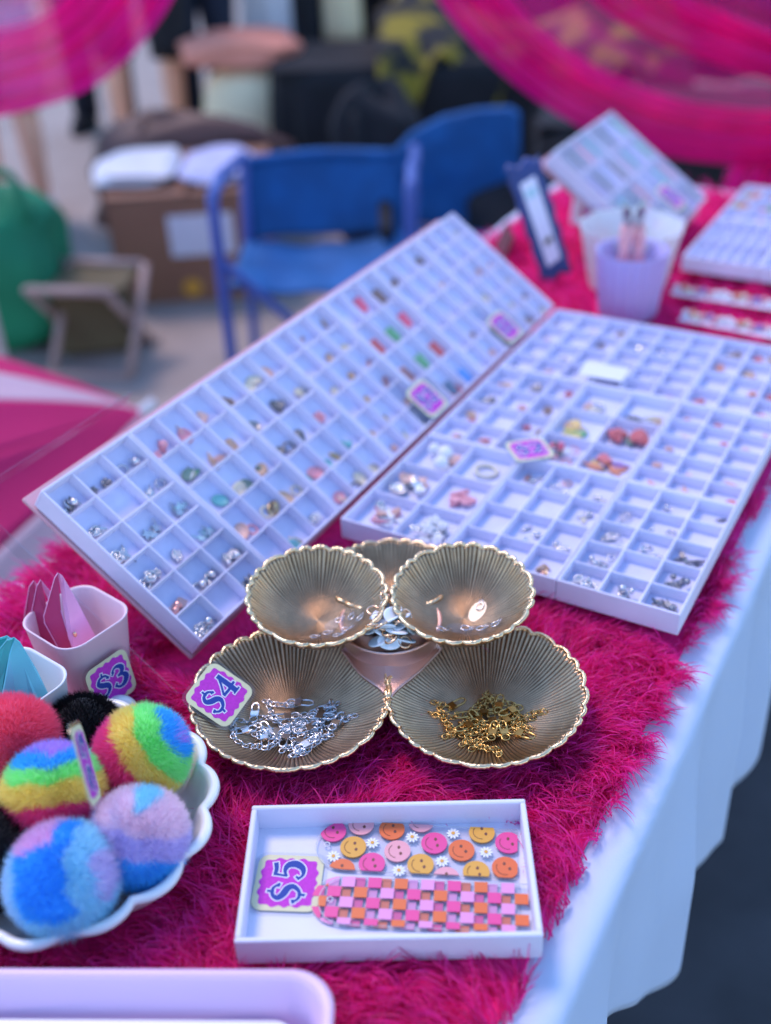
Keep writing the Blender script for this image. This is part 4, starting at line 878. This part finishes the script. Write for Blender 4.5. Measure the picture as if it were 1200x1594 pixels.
# navy frame
NY = 1.50
fp = [D(785, 262, NY + .06), D(838, 240, NY + .06), D(890, 420, NY), D(846, 444, NY)]
fr = thing('picture_frame', 'navy blue wavy edged frame with a white card, leaning by the leaning row', 'frame', Matrix.Translation(fp[3])); inv_ = fr.matrix_basis.inverted(); fl_ = [inv_ @ p_ for p_ in fp]
def bil(u, v): return (fl_[0] * (1 - u) + fl_[1] * u) * (1 - v) + (fl_[3] * (1 - u) + fl_[2] * u) * v
ed = []
for s_ in range(4):
    for k in range(14):
        t_ = k / 14; b = .035 * math.sin(t_ * math.pi * (4 if s_ % 2 == 0 else 10)); u, v = ((t_, -b * .6), (1 + b, t_), (1 - t_, 1 + b * .6), (-b, 1 - t_))[s_]; ed.append(bil(u, v))
MB().slab(ed, .012).build('frame', 'navy', fr)
nr_ = (fl_[1] - fl_[0]).cross(fl_[3] - fl_[0]).normalized(); nr_ = nr_ if nr_.y < 0 else -nr_
MB().slab([bil(u, v) + nr_ * .0068 for u, v in ((.26, .17), (.74, .15), (.78, .86), (.30, .88))], .001).build('card', 'card_white', fr)
MB().slab([bil(u, v) + nr_ * .0078 for u, v in ((.32, .24), (.66, .23), (.68, .30), (.34, .31))], .0006).build('printed_line', 'charm_pale blue', fr)
MB().slab([bil(u, v) + nr_ * .0078 for u, v in ((.42, .67), (.68, .65), (.69, .70), (.43, .72))], .0006).build('printed_line', 'olive', fr)
MB().tube([bil(.5, .3) - nr_ * .008, bil(.5, 1.0) - nr_ * .08], .004, 8).build('easel_leg', 'navy', fr)
mc = MB().slab([P(770, 385, 0), P(790, 345, .03), P(800, 370, .03), P(785, 405, 0)], .004).build('folded_card', 'maroon'); tag(mc, 'dark maroon folded card behind the navy frame', 'card')
# beaded strips on cards
for k, (a, b, l_) in enumerate((((1048, 452), (1215, 478), 'farther strip of white and pink beads lying on the fur at the right'), ((1062, 492), (1215, 522), 'nearer strip of white and pink beads lying on the fur at the right'))):
    pa, pb = P(*a, .006), P(*b, .006); dv_ = (pb - pa); sp = thing('bead_strip', l_, 'bead strip', mtx(pa, dv_.normalized(), ZV.cross(dv_.normalized()), ZV), 'bead strips at the far right'); L = dv_.length
    MB().box((L / 2, 0, 0), (L, .03, .0015)).build('card', 'card_white', sp)
    for q in range(16): MB().sphere((L * (q + .5) / 16, .004 * math.sin(q * 2.1), .0045), .0052, 10).build('bead', 'charm_' + ('white', 'pink', 'cream', 'white', 'purple', 'orange', 'white', 'pink')[q * 5 % 8], sp)

# ================================================================== fur strands
def make_fur(n_tuft, per, e_rng, n_rng, wd, segs, name, lmul=1.0):
    e0, e1 = e_rng; n0, n1 = n_rng
    te = RNG.uniform(e0, e1, n_tuft); tn = RNG.uniform(n0, n1, n_tuft)
    ang = 2.6 * np.sin(te * 14 + 1.3 * np.sin(tn * 9)) + 2.2 * np.sin(tn * 11 + te * 7 + .7) - 1.2 + RNG.normal(size=n_tuft) * .55
    tl = (RNG.uniform(.019, .033, n_tuft)) * lmul; lift = RNG.uniform(.25, 1.0, n_tuft); tcol = RNG.normal(size=n_tuft)
    N = n_tuft * per; ti = np.repeat(np.arange(n_tuft), per)
    re = te[ti] + RNG.normal(size=N) * .0042; rn = tn[ti] + RNG.normal(size=N) * .0042
    keep = (re > e0 - .002) & (re < e1 + .001)
    E_, N_ = np.array(EV), np.array(NV)
    root = re[:, None] * E_ + rn[:, None] * N_; root[:, 2] = -.0102
    a = ang[ti] + RNG.normal(size=N) * .30; hd = np.stack([np.cos(a), np.sin(a), np.zeros(N)], 1)
    l_ = lift[ti][:, None]
    d0 = hd * .45 + np.array([0, 0, 1.0]) * (.75 + .5 * l_) + RNG.normal(size=(N, 3)) * .14
    d1 = hd + np.array([0, 0, 1.0]) * (-.42 + .80 * l_ * RNG.uniform(.2, 1, (N, 1))) + RNG.normal(size=(N, 3)) * .30
    off = (re - te[ti])[:, None] * E_ + (rn - tn[ti])[:, None] * N_; d1 -= off * 60
    ln = tl[ti] * (1 + RNG.normal(size=N) * .16)
    tip = root + (d0 / np.linalg.norm(d0, axis=1, keepdims=True) * .5 + d1 / np.linalg.norm(d1, axis=1, keepdims=True) * .5) * ln[:, None]
    for kind, dt in EXCL:
        if kind == 'c':
            for q, r_ in ((root, dt[2]), (tip, dt[2] - .006)): keep &= (q[:, 0] - dt[0]) ** 2 + (q[:, 1] - dt[1]) ** 2 > r_ ** 2
        else:
            n_ = len(dt)
            for q, inset in ((root, .0005), (tip, .0035)):
                ins = np.ones(N, bool)
                for i in range(n_):
                    ax, ay = dt[i]; bx_, by_ = dt[(i + 1) % n_]; L = math.hypot(bx_ - ax, by_ - ay); ins &= ((bx_ - ax) * (q[:, 1] - ay) - (by_ - ay) * (q[:, 0] - ax)) / L > inset
                keep &= ~ins
    # keep strands out of the leaning case
    le = root @ E_; ln_ = root @ N_; te_ = tip @ E_
    keep &= ~((ln_ > .495) & (ln_ < .511 + LL + .012) & (np.maximum(le, te_) > -.53) & (le < -.474))
    base = np.array([.98, .030, .33]); br = 1 + .16 * tcol[ti] + RNG.normal(size=N) * .20
    col = base[None] * np.clip(br, .55, 1.5)[:, None]; col[:, 1] += np.clip(RNG.normal(size=N) * .02 + .012 * (br > 1.15), 0, .08); col = np.clip(col, 0, .97)
    me, pts = strands(name, root[keep], d0[keep], d1[keep], ln[keep], wd * RNG.uniform(.7, 1.3, keep.sum()), col[keep], segs, 'fur')
    o = inst('pile', me, fur_t); o['kind'] = 'stuff'; return o
make_fur(6200, 26, (FUR_E0, FUR_E1), (.20, .98), .00130, 5, 'pile_near')
make_fur(2600, 16, (FUR_E0, FUR_E1), (.98, FUR_N1), .0013, 3, 'pile_far')
make_fur(700, 14, (FUR_E0, FUR_E1), (FUR_N0, .20), .0013, 3, 'pile_front')

# ================================================================== behind the table: chairs
def pathtube(parent, name, pts, r, m, n=10, inv_=Matrix()): return MB().tube([inv_ @ Vector(p_) for p_ in crom([tuple(q) for q in pts], 5)], r, n).build(name, m, parent)
c1m = Matrix.Translation((-.15, 2.55, GZ)); ch = thing('folding_chair', 'blue canvas folding chair with periwinkle tube frame, nearest behind the table', 'chair', c1m); iv = c1m.inverted()
X0, X1, YF, YB = -.345, .085, 2.36, 2.76; zarm = -.125
for x in (X0, X1):
    pathtube(ch, 'front_leg', [(x, YF, GZ), (x, YF, -.35), (x, YF + .005, -.14), (x + .004, YF + .03, zarm + .008), (x + .01, YF + .12, zarm + .02)], .0135, 'blue_frame', 12, iv)
    pathtube(ch, 'arm_rest', [(x + .01, YF + .10, zarm + .02), (x + .02, (YF + YB) / 2, zarm + .01), (x + .03, YB, zarm - .02)], .0135, 'blue_frame', 12, iv)
    pathtube(ch, 'rear_leg', [(x + .03, YB + .03, -.14), (x + .02, YB, -.36), (x + .005, YB + .02, GZ)], .0125, 'blue_frame', 12, iv)
    s_ = 1 if x == X0 else -1
    pathtube(ch, 'cross_brace', [(x + .004 * s_, YF + .01, -.27), (x + .5 * s_ * .43, YF + .03, -.50), (x + s_ * .42, YF + .04, GZ + .015)], .011, 'blue_frame', 10, iv)
def chseat(u, v): return iv @ Vector((X0 + .012 + u * (X1 - X0 - .024), YF + .02 + v * (YB - YF - .03), -.335 - .018 * v - .030 * math.sin(u * math.pi) * (.7 + .3 * math.sin(v * math.pi)) + .004 * math.sin(u * 17 + v * 5)))
MB().sheet(chseat, 24, 20).build('seat', 'blue_fabric', ch, solid=.008)
def chback(u, v): return iv @ Vector((X0 + .03 + u * (X1 - X0 - .04), YB + .02 + .03 * math.sin(u * math.pi) + .04 * v, -.365 + .19 * v + .004 * math.sin(u * 9)))
MB().sheet(chback, 24, 10).build('backrest', 'blue_fabric', ch, solid=.010)
pathtube(ch, 'top_rail', [(X0 + .03, YB + .06, -.172), ((X0 + X1) / 2, YB + .09, -.168), (X1 - .01, YB + .06, -.172)], .013, 'blue_fabric', 10, iv)
# second chair
c2m = Matrix.Translation((.25, 3.1, GZ)); ch2 = thing('camp_chair', 'blue camp chair with a tall rounded back, behind the first chair', 'chair', c2m); iv = c2m.inverted(); YB2 = 3.05
out = [D(x, y, YB2) for x, y in ((604, 345), (598, 290), (606, 245), (640, 210), (690, 182), (745, 168), (795, 163), (808, 172), (808, 250), (806, 345), (700, 352))]
MB().slab([iv @ p_ + Vector((0, .03 * math.sin(k * .6), 0)) for k, p_ in enumerate(out)], .022).build('backrest', 'blue_fabric', ch2)
sx0, sx1 = out[0].x, out[9].x; zs = out[0].z
def seat2(u, v): return iv @ Vector((sx0 + u * (sx1 - sx0), YB2 - .02 - v * .40, zs + .01 - .035 * math.sin(u * math.pi) + .02 * v))
MB().sheet(seat2, 20, 16).build('seat', 'blue_fabric', ch2, solid=.012)
for x in (sx0 - .01, sx1 + .01):
    pathtube(ch2, 'leg', [(x, YB2 + .02, zs + .14), (x, YB2 - .03, zs - .05), (x, YB2 - .42, GZ)], .012, 'dark_metal', 10, iv); pathtube(ch2, 'leg', [(x, YB2 - .42, zs + .03), (x, YB2 - .2, zs - .16), (x, YB2 + .02, GZ)], .012, 'dark_metal', 10, iv)
    pathtube(ch2, 'arm_rest', [(x, YB2 - .01, zs + .12), (x, YB2 - .2, zs + .13), (x, YB2 - .40, zs + .10)], .018, 'black_cloth', 10, iv)

# cardboard box with bags on top
bxm = at((-.58, 3.58, GZ), R(4)); cb = thing('cardboard_box', 'brown cardboard shipping box with a white label, left of the blue chair', 'box', bxm)
for c_, d_ in (((0, -.25, .17), (.50, .006, .34)), ((0, .25, .17), (.50, .006, .34)), ((-.247, 0, .17), (.006, .494, .338)), ((.247, 0, .17), (.006, .494, .338))): MB().box(c_, d_).build('side', 'cardboard', cb)
MB().box((0, 0, .005), (.49, .49, .006)).build('bottom', 'cardboard', cb)
MB().box((-.13, 0, .345), (.25, .50, .006)).build('flap', 'cardboard', cb); MB().box((.13, 0, .345), (.25, .50, .006)).build('flap', 'cardboard', cb)
MB().box((.03, -.2545, .22), (.20, .002, .13)).build('shipping_label', 'card_white', cb); MB().prism([(.03 * math.cos(a), .03 * math.sin(a)) for a in np.linspace(0, 6.283, 21)[:-1]], -.001, .001, mtx((-.02, -.2545, .05), (1, 0, 0), (0, 0, 1), (0, -1, 0))).build('round_sticker', 'yellow', cb)
def sack(name, c, dims, m, label, cat, seed, parts=None):
    rg = np.random.default_rng(seed); ph = rg.uniform(0, 6.28, 6)
    def f(u, v):
        a, b = u * 2 * math.pi, (v - .5) * math.pi; cx, cy, cz = math.cos(a) * math.cos(b), math.sin(a) * math.cos(b), math.sin(b)
        sq = lambda q, p_: math.copysign(abs(q) ** p_, q); k = 1 + .06 * math.sin(3 * a + ph[0] + 4 * b) + .05 * math.sin(5 * a + ph[1] - 3 * b) + .03 * math.sin(9 * b + ph[2] + 2 * a)
        return (dims[0] * sq(cx, .65) * k, dims[1] * sq(cy, .65) * k, dims[2] * (sq(cz, .6) + 1) * (.96 + .06 * math.sin(2 * a + ph[3])))
    o = thing(name, label, cat, Matrix.Translation(c)); MB().sheet(f, 40, 24, closed_u=True).build('body', m, o); return o
s1 = sack('plastic_bag', Vector((-.74, 3.55, GZ + .349)), (.13, .17, .028), 'white_shoe', 'crumpled white plastic bag lying on the cardboard box', 'bag', 1)
s2 = sack('packing_paper', Vector((-.49, 3.56, GZ + .349)), (.11, .18, .022), 'lilac_cloth', 'pale crumpled packing paper lying on the cardboard box', 'paper', 2)
s3 = sack('duffel_bag', Vector((-.66, 4.02, GZ)), (.36, .15, .215), 'brown', 'dark brown leather duffel bag behind the cardboard box', 'bag', 3)
for q in (-.14, .14): pathtube(s3, 'handle', [(q, -.12, .26), (q, -.08, .38), (q, .02, .40), (q, .10, .32)], .012, 'brown')
# folding stool
sm_ = at((-.80, 2.92, GZ), R(-12)) @ Matrix.Scale(.80, 4); st = thing('folding_stool', 'small folding stool with olive canvas seat and beige legs', 'stool', sm_)
def stseat(u, v): return ((u - .5) * .28, (v - .5) * .26, .315 - .025 * math.sin(v * math.pi) - .006 * math.sin(u * math.pi))
MB().sheet(stseat, 14, 14).build('seat', 'olive', st, solid=.006)
for s_ in (-1, 1):
    MB().tube([(-.15, s_ * .135, .318), (.15, s_ * .135, .318)], .016, 10).build('seat_rail', 'beige', st)
    for x in (-.145, .145): MB().tube([(x + .018 * s_, s_ * .135, .318), (x + .018 * s_, -s_ * .15, .012)], .0155, 10).build('leg', 'beige', st)
    MB().tube([(-.16, s_ * .15, .014), (.16, s_ * .15, .014)], .013, 10).build('foot_rail', 'beige', st)
dk = MB().box((0, 0, .11), (.22, .16, .22), bev=.02).build('small_bag', 'olive', None, at((-.83, 3.02, GZ), .1)); tag(dk, 'dark olive bag standing under the folding stool', 'bag')
# green bag
gb = sack('green_tote', Vector((-1.10, 3.08, GZ)), (.21, .15, .235), 'green', 'big green canvas tote at the left edge behind the stool', 'bag', 5)
for q in (-.10, .08): pathtube(gb, 'handle', [(q - .05, -.10, .40), (q - .03, -.09, .52), (q + .05, -.09, .52), (q + .07, -.10, .40)], .012, 'green')
bn = sack('laundry_bag', Vector((-1.62, 3.65, GZ)), (.24, .2, .30), 'lilac_cloth', 'pale lilac cloth bag at the left edge behind the green tote', 'bag', 6)
# cream pouf with cushion
pf = MB().lathe([(.12, 0), (.17, .02), (.205, .10), (.21, .26), (.18, .38), (.12, .42), (.002, .43)], 40).build('pouf', 'cream', None, Matrix.Translation((-.48, 4.80, GZ))); tag(pf, 'round cream fabric pouf beside the standing person', 'pouf')
cu = sack('cushion', Vector((-.52, 4.84, GZ + .43)), (.24, .2, .06), 'salmon', 'salmon pink cushion lying on the cream pouf', 'cushion', 8)
# striped parasol lying open on the ground: apex to the right
apx = P(222, 640, -.40); ax = Vector((-.75, -.45, -.35)).normalized(); axu = ax.orthogonal().normalized(); axv = ax.cross(axu)
pr = thing('beach_parasol', 'open parasol with hot pink and pale pink panels lying on its side at the left', 'parasol', Matrix.Translation(apx))
RP, HP = .62, .46
for k in range(20):
    def pan(u, v, k=k):
        a = 2 * math.pi * (k + u) / 20 - .1455; sag = 1 - .06 * math.sin(u * math.pi) * v; return ax * (HP * v ** 1.15) + (axu * math.cos(a) + axv * math.sin(a)) * (RP * v * sag)
    MB().sheet(pan, 9, 12).build('panel', 'stripe_white' if k % 3 == 0 else 'stripe_pink', pr, solid=.0015)
MB().tube([-ax * .03, ax * .95], .012, 10).build('pole', 'pole_white', pr)

# ================================================================== black table, yellow cloth, clothes rack
bt = thing('display_table', 'low table draped in black cloth behind the chairs', 'table', at((.30, 4.75, GZ)))
def btp(u, v):
    a = u * 2 * math.pi; pw = lambda q: math.copysign(abs(q) ** .35, q); fl = 1 + .03 * math.sin(a * 14) * min(1, v * 2)
    return (pw(math.cos(a)) * .68 * fl, pw(math.sin(a)) * .30 * fl, .46 * (1 - v))
MB().sheet(btp, 120, 8, closed_u=True).build('cloth_skirt', 'black_cloth', bt, solid=.003); MB().box((0, 0, .458), (1.34, .58, .02), bev=.005).build('top', 'black_cloth', bt)
M['yellow_print'] = mat('yellow_print_cloth', (.30, .22, .01), .85)
tt_ = M['yellow_print'].node_tree; nz_ = tt_.nodes.new('ShaderNodeTexNoise'); nz_.inputs['Scale'].default_value = 7; tcn = tt_.nodes.new('ShaderNodeTexCoord'); rp_ = tt_.nodes.new('ShaderNodeValToRGB')
rp_.color_ramp.elements[0].position = .47; rp_.color_ramp.elements[0].color = (.012, .012, .014, 1); rp_.color_ramp.elements[1].position = .56; rp_.color_ramp.elements[1].color = (.24, .18, .012, 1)
tt_.links.new(tcn.outputs['Object'], nz_.inputs['Vector']); tt_.links.new(nz_.outputs['Fac'], rp_.inputs[0]); tt_.links.new(rp_.outputs[0], tt_.nodes['Principled BSDF'].inputs['Base Color'])
def yl(u, v): return Vector((.05 + u * 1.15, 4.30 + .16 * math.sin(u * 5) + v * .5, GZ + .50 + .07 * math.sin(u * 9) * v + .10 * v - max(0, .25 - v) * (.5 + .5 * math.sin(u * 22))))
yo = MB().sheet(yl, 60, 20).build('yellow_blanket', 'yellow_print', None, solid=.01); tag(yo, 'crumpled olive yellow blanket thrown over the black table', 'blanket')
bk = sack('backpack', Vector((.02, 3.75, GZ)), (.15, .12, .28), 'black_cloth', 'black backpack standing between the two blue chairs', 'bag', 11); pathtube(bk, 'strap', [(-.06, -.12, .5), (-.05, -.16, .3), (-.06, -.12, .1)], .014, 'black_cloth')
bk2 = sack('holdall', Vector((.52, 3.05, GZ)), (.26, .14, .22), 'black_cloth', 'black holdall beside the tall blue chair, under the pink tulle', 'bag', 12); pathtube(bk2, 'handle', [(-.1, -.05, .42), (-.05, -.05, .52), (.05, -.05, .52), (.1, -.05, .42)], .012, 'black_cloth')
bb = thing('darkening_bench', 'long black draped bench added to darken the gap under the pink tulle at the right', 'bench', at((1.15, 3.45, GZ), R(-12)))  # added black block, there to make the gap under the tulle dark
MB().sheet(lambda u, v: (math.copysign(abs(math.cos(u * 6.2832)) ** .3, math.cos(u * 6.2832)) * .62 * (1 + .015 * math.sin(u * 90)), math.copysign(abs(math.sin(u * 6.2832)) ** .3, math.sin(u * 6.2832)) * .26 * (1 + .02 * math.sin(u * 90)), .50 * (1 - v)), 160, 6, closed_u=True).build('cloth_skirt', 'black_cloth', bb, solid=.003); MB().box((0, 0, .497), (1.22, .50, .016), bev=.004).build('top', 'black_cloth', bb)
cw_ = MB().sheet(lambda u, v: (-.35 + u * 3.2, 5.95 + .05 * math.sin(u * 70) * (1 - .4 * v), GZ + .02 + 1.7 * v), 240, 8).build('darkening_curtain', 'black_cloth', None, solid=.004); tag(cw_, 'black curtain in folds added to darken the view far behind the tulle', 'curtain')  # added sheet, there to keep the distance behind the tulle dark
rk = thing('clothes_rack', 'black metal clothes rack standing far behind the black table', 'rack', at((.35, 5.6, GZ)))
for s_ in (-1, 1): MB().tube([(s_ * 1.0, 0, 0), (s_ * 1.0, 0, 1.5)], .014, 10).build('post', 'dark_metal', rk); MB().tube([(s_ * 1.0, -.25, .014), (s_ * 1.0, .25, .014)], .014, 10).build('foot', 'dark_metal', rk)
MB().tube([(-1.02, 0, 1.5), (1.02, 0, 1.5)], .014, 10).build('rail', 'dark_metal', rk)
for k, (x, wd_, z0, m_, l_) in enumerate(((-.79, .28, .22, 'white_shoe', 'long white garment hanging leftmost on the clothes rack'), (-.45, .18, .37, 'cream', 'short cream garment hanging second on the clothes rack'), (-.08, .22, .26, 'cream', 'long cream garment hanging third on the clothes rack'), (.35, .4, .30, 'black_cloth', 'black garment hanging at the right of the clothes rack'), (-.62, .16, .30, 'black_cloth', 'black garment hanging between white and cream ones on the rack'))):
    def gm(u, v, x=x, wd_=wd_, z0=z0):
        a = u * 2 * math.pi; k_ = 1 + .12 * math.sin(a * 7) * v; ww = wd_ / 2 * (.7 + .3 * v) * (1 if v > .12 else .25 + v * 6.2); return (x + ww * math.cos(a) * k_, .07 * math.sin(a) * k_ * (1 if v > .1 else .5), 1.47 - (1.47 - z0) * v)
    g_ = thing('garment', l_, 'clothing', rk.matrix_basis.copy(), 'garments on the clothes rack'); MB().sheet(gm, 60, 20, closed_u=True).build('cloth', m_, g_, solid=.003)
    MB().tube([(x - wd_ * .1, 0, 1.46), (x, 0, 1.49), (x, .0, 1.515), (x + .012, 0, 1.53)], .003, 6).build('hanger', 'dark_metal', g_)

# ================================================================== people far behind (only the legs are in view)
def person(label, loc, rz, legs, top, bottom, hem, shoe, sleeve=True, stance=.09):
    o = thing('person', label, 'person', at(loc, rz), 'people standing behind the stall')
    V, E, Rd = [], [], []
    def nd(p_, r, par=None):
        V.append(p_); Rd.append(r)
        if par is not None: E.append((par, len(V) - 1))
        return len(V) - 1
    pel = nd((0, 0, .95), .13); wa = nd((0, .0, 1.10), .115, pel); chs = nd((0, 0, 1.30), .13, wa); nk = nd((0, 0, 1.46), .05, chs); hd = nd((0, -.01, 1.54), .075, nk); hd2 = nd((0, -.015, 1.64), .085, hd); nd((0, -.01, 1.70), .06, hd2)
    for s_ in (-1, 1):
        h = nd((s_ * stance, 0, .88), .085, pel); k = nd((s_ * (stance + .01), -.02, .49), .055, h); cf = nd((s_ * (stance + .012), .012, .34), .052, k); an = nd((s_ * (stance + .012), .01, .08), .034, cf); hl = nd((s_ * (stance + .012), -.02, .04), .036, an); nd((s_ * (stance + .02), -.15, .03), .03, hl)
        sh = nd((s_ * .17, 0, 1.38), .055, chs); el = nd((s_ * .22, .02, 1.10), .04, sh); wr = nd((s_ * .23, -.04, .86), .028, el); pm = nd((s_ * .23, -.05, .80), .030, wr)
        for f_ in range(4): a = nd((s_ * .232, -.085 + f_ * .02, .745), .010, pm); nd((s_ * .226, -.085 + f_ * .02, .70 + .008 * (f_ % 3)), .008, a)
        th_ = nd((s_ * .222, -.095, .785), .010, pm); nd((s_ * .216, -.11, .75), .009, th_)
    me = bpy.data.meshes.new('body'); me.from_pydata(V, E, []); b = bpy.data.objects.new('body', me); C.objects.link(b); b.parent = o; me.materials.append(M['skin'])
    md = b.modifiers.new('skin', 'SKIN'); sv = me.skin_vertices[0].data
    for i, r in enumerate(Rd): sv[i].radius = (r, r)
    sv[0].use_root = True; b.modifiers.new('sub', 'SUBSURF').levels = 1; b.modifiers['sub'].render_levels = 2
    for s_ in (-1, 1):
        MB().sphere((s_ * .030, -.086, 1.635), .011, 8).build('eye', 'card_white', o)
        lg = s_ * (stance + .01)
        MB().rings([[(s_ * stance * 1.0 * q + (lg - s_ * stance * q) * k_ + r * math.cos(a), -.01 + r * 1.05 * math.sin(a), z) for a in np.linspace(0, 6.283, 25)[:-1]] for z, r, k_, q in ((.97, .11, 0, .8), (.86, .108, .3, 1), (.70, .098, .6, 1), (max(hem, .49), .088 if hem > .3 else .075, 1, 1), (hem, .085 if hem > .3 else .062, 1, 1), (hem + .004, .078 if hem > .3 else .055, 1, 1))]).build('trouser_leg', bottom, o)
        MB().rings([[(s_ * (stance + .014) + .046 * w_ * math.cos(a), -.045 + .125 * l_ * math.sin(a), z) for a in np.linspace(0, 6.283, 25)[:-1]] for z, w_, l_ in ((.002, 1, 1), (.025, 1.03, 1.02), (.05, .98, .95), (.085, .85, .6))]).build('shoe', shoe, o)
        MB().tube([(s_ * .15, 0, 1.40), (s_ * .195, .005, 1.26), (s_ * .215, .015, 1.14)], [.075, .064, .062], 14).build('sleeve', top, o)
    MB().rings([[(r * 1.35 * math.cos(a), r * .95 * math.sin(a), z) for a in np.linspace(0, 6.283, 33)[:-1]] for z, r in ((.80, .158), (.95, .145), (1.10, .128), (1.30, .145), (1.41, .12), (1.455, .058))]).build('shirt', top, o)
    MB().sphere((0, .012, 1.655), .112, 20, (.9, 1.0, 1.0)).build('hair', 'hair', o)
    MB().sphere((0, -.108, 1.61), .014, 8, (.7, 1, 1.2)).build('nose', 'skin', o); MB().box((0, -.095, 1.575), (.04, .008, .008), bev=.003).build('mouth', 'salmon', o)
    return o
person('person in a light blue top and black shorts with bare shins and white shoes', (-.955, 5.02, GZ), R(170), None, 'denim', 'black_cloth', .44, 'white_shoe', stance=.115)
person('person in dark jeans seen right of the bare legged one', (-.74, 5.35, GZ), R(10), None, 'black_cloth', 'denim_dark', .07, 'black_cloth', stance=.075)
person('person in dark jeans seen left of the bare legged one', (-1.28, 5.6, GZ), R(-15), None, 'black_cloth', 'denim_dark', .07, 'black_cloth', stance=.09)
person('person in a white top and lilac shorts with bare legs at the left edge', (-1.36, 4.25, GZ), R(200), None, 'white_shoe', 'lilac_cloth', .42, 'white_shoe', stance=.07)

# ================================================================== pink tulle and tent frame
TY = 2.45
def swag(label, lower, upper, pleat, name='tulle_swag', sheer=None, dens=('tulle_dense', 'tulle'), Y=TY):
    lo = crom([tuple(D(x, y, Y)) for x, y in lower], 8); up_ = crom([tuple(D(x, y, Y)) for x, y in upper], 8); o = thing(name, label, 'tulle', Matrix.Translation(Vector(lo[0])), 'hot pink tulle swags'); b0 = lo[0]
    def mk(A, B, amp, fr, off):
        def f(u, v):
            i = u * (len(A) - 1); k = int(min(i, len(A) - 2)); q = i - k; a = A[k] * (1 - q) + A[k + 1] * q; b = B[k] * (1 - q) + B[k + 1] * q; p_ = a * (1 - v) + b * v - b0
            ww = math.sin(v * fr * 6.283 + 1.2 * math.sin(u * 5 + fr) + off) + .4 * math.sin(v * fr * 2.3 * 6.283 + u * 3)
            return (p_[0], p_[1] + amp * ww + off * .02, p_[2] + amp * .35 * math.cos(v * fr * 9 + u * 4))
        return f
    MB().sheet(mk(lo, up_, .016, pleat * 1.5, 0), 60, 80).build('gathered_band', dens[0], o)
    MB().sheet(mk(lo, up_, .016, pleat * 1.6, 1.3), 60, 60).build('inner_layer', dens[1], o)
    if sheer:
        sh = crom([tuple(D(x, y, Y)) for x, y in sheer], 8); MB().sheet(mk(up_, sh, .016, pleat * .8, .6), 60, 50).build('sheer_panel', dens[1], o)
    return o
swag('big swag of hot pink tulle sweeping down across the upper right', [(600, -140), (655, -40), (700, 30), (770, 105), (860, 172), (960, 222), (1080, 250), (1240, 258), (1420, 230)], [(720, -170), (755, -70), (790, -10), (850, 55), (930, 110), (1020, 148), (1120, 168), (1250, 172), (1420, 140)], 2.2,
     sheer=[(960, -190), (980, -120), (1000, -60), (1040, -10), (1090, 30), (1150, 60), (1210, 75), (1290, 80), (1420, 60)])
swag('upper swag of hot pink tulle in the top right corner', [(840, -120), (880, -50), (930, 10), (1010, 60), (1100, 92), (1180, 118), (1290, 140), (1420, 120)], [(980, -160), (1000, -90), (1030, -40), (1090, 0), (1150, 30), (1210, 52), (1300, 70), (1420, 60)], 2.4, Y=TY - .1,
     sheer=[(1040, -190), (1060, -150), (1090, -120), (1130, -90), (1190, -60), (1240, -50), (1320, -50), (1420, -60)])
swag('gathered fall of hot pink tulle hanging down at the right edge', [(1150, 230), (1140, 270), (1128, 310), (1120, 345)], [(1330, 180), (1330, 240), (1330, 300), (1330, 350)], 3.0, dens=('tulle_dense', 'tulle'), Y=TY + .02)
swag('swag of hot pink tulle in the top left corner', [(330, -150), (292, -50), (258, 20), (205, 85), (140, 135), (60, 165), (-60, 190), (-180, 190)], [(170, -170), (140, -80), (110, -20), (60, 25), (0, 45), (-60, 55), (-130, 60), (-240, 60)], 2.0, sheer=[(60, -190), (40, -110), (20, -60), (-20, -30), (-60, -20), (-110, -10), (-170, -10), (-260, -10)])
tf = thing('tent_frame', 'white tent frame pole seen through the tulle at the left', 'tent', Matrix.Translation((-1.02, 2.72, GZ)))
MB().tube([(0, 0, 0), (0, 0, 2.1)], .019, 12).build('pole', 'pole_white', tf); MB().tube([(3.0, 0, 0), (3.0, 0, 2.1)], .019, 12).build('pole', 'pole_white', tf); MB().tube([(-.02, 0, 2.1), (3.02, 0, 2.1)], .016, 12).build('crossbar', 'pole_white', tf)
MB().box((0, 0, .004), (.10, .10, .008)).build('foot_plate', 'pole_white', tf)
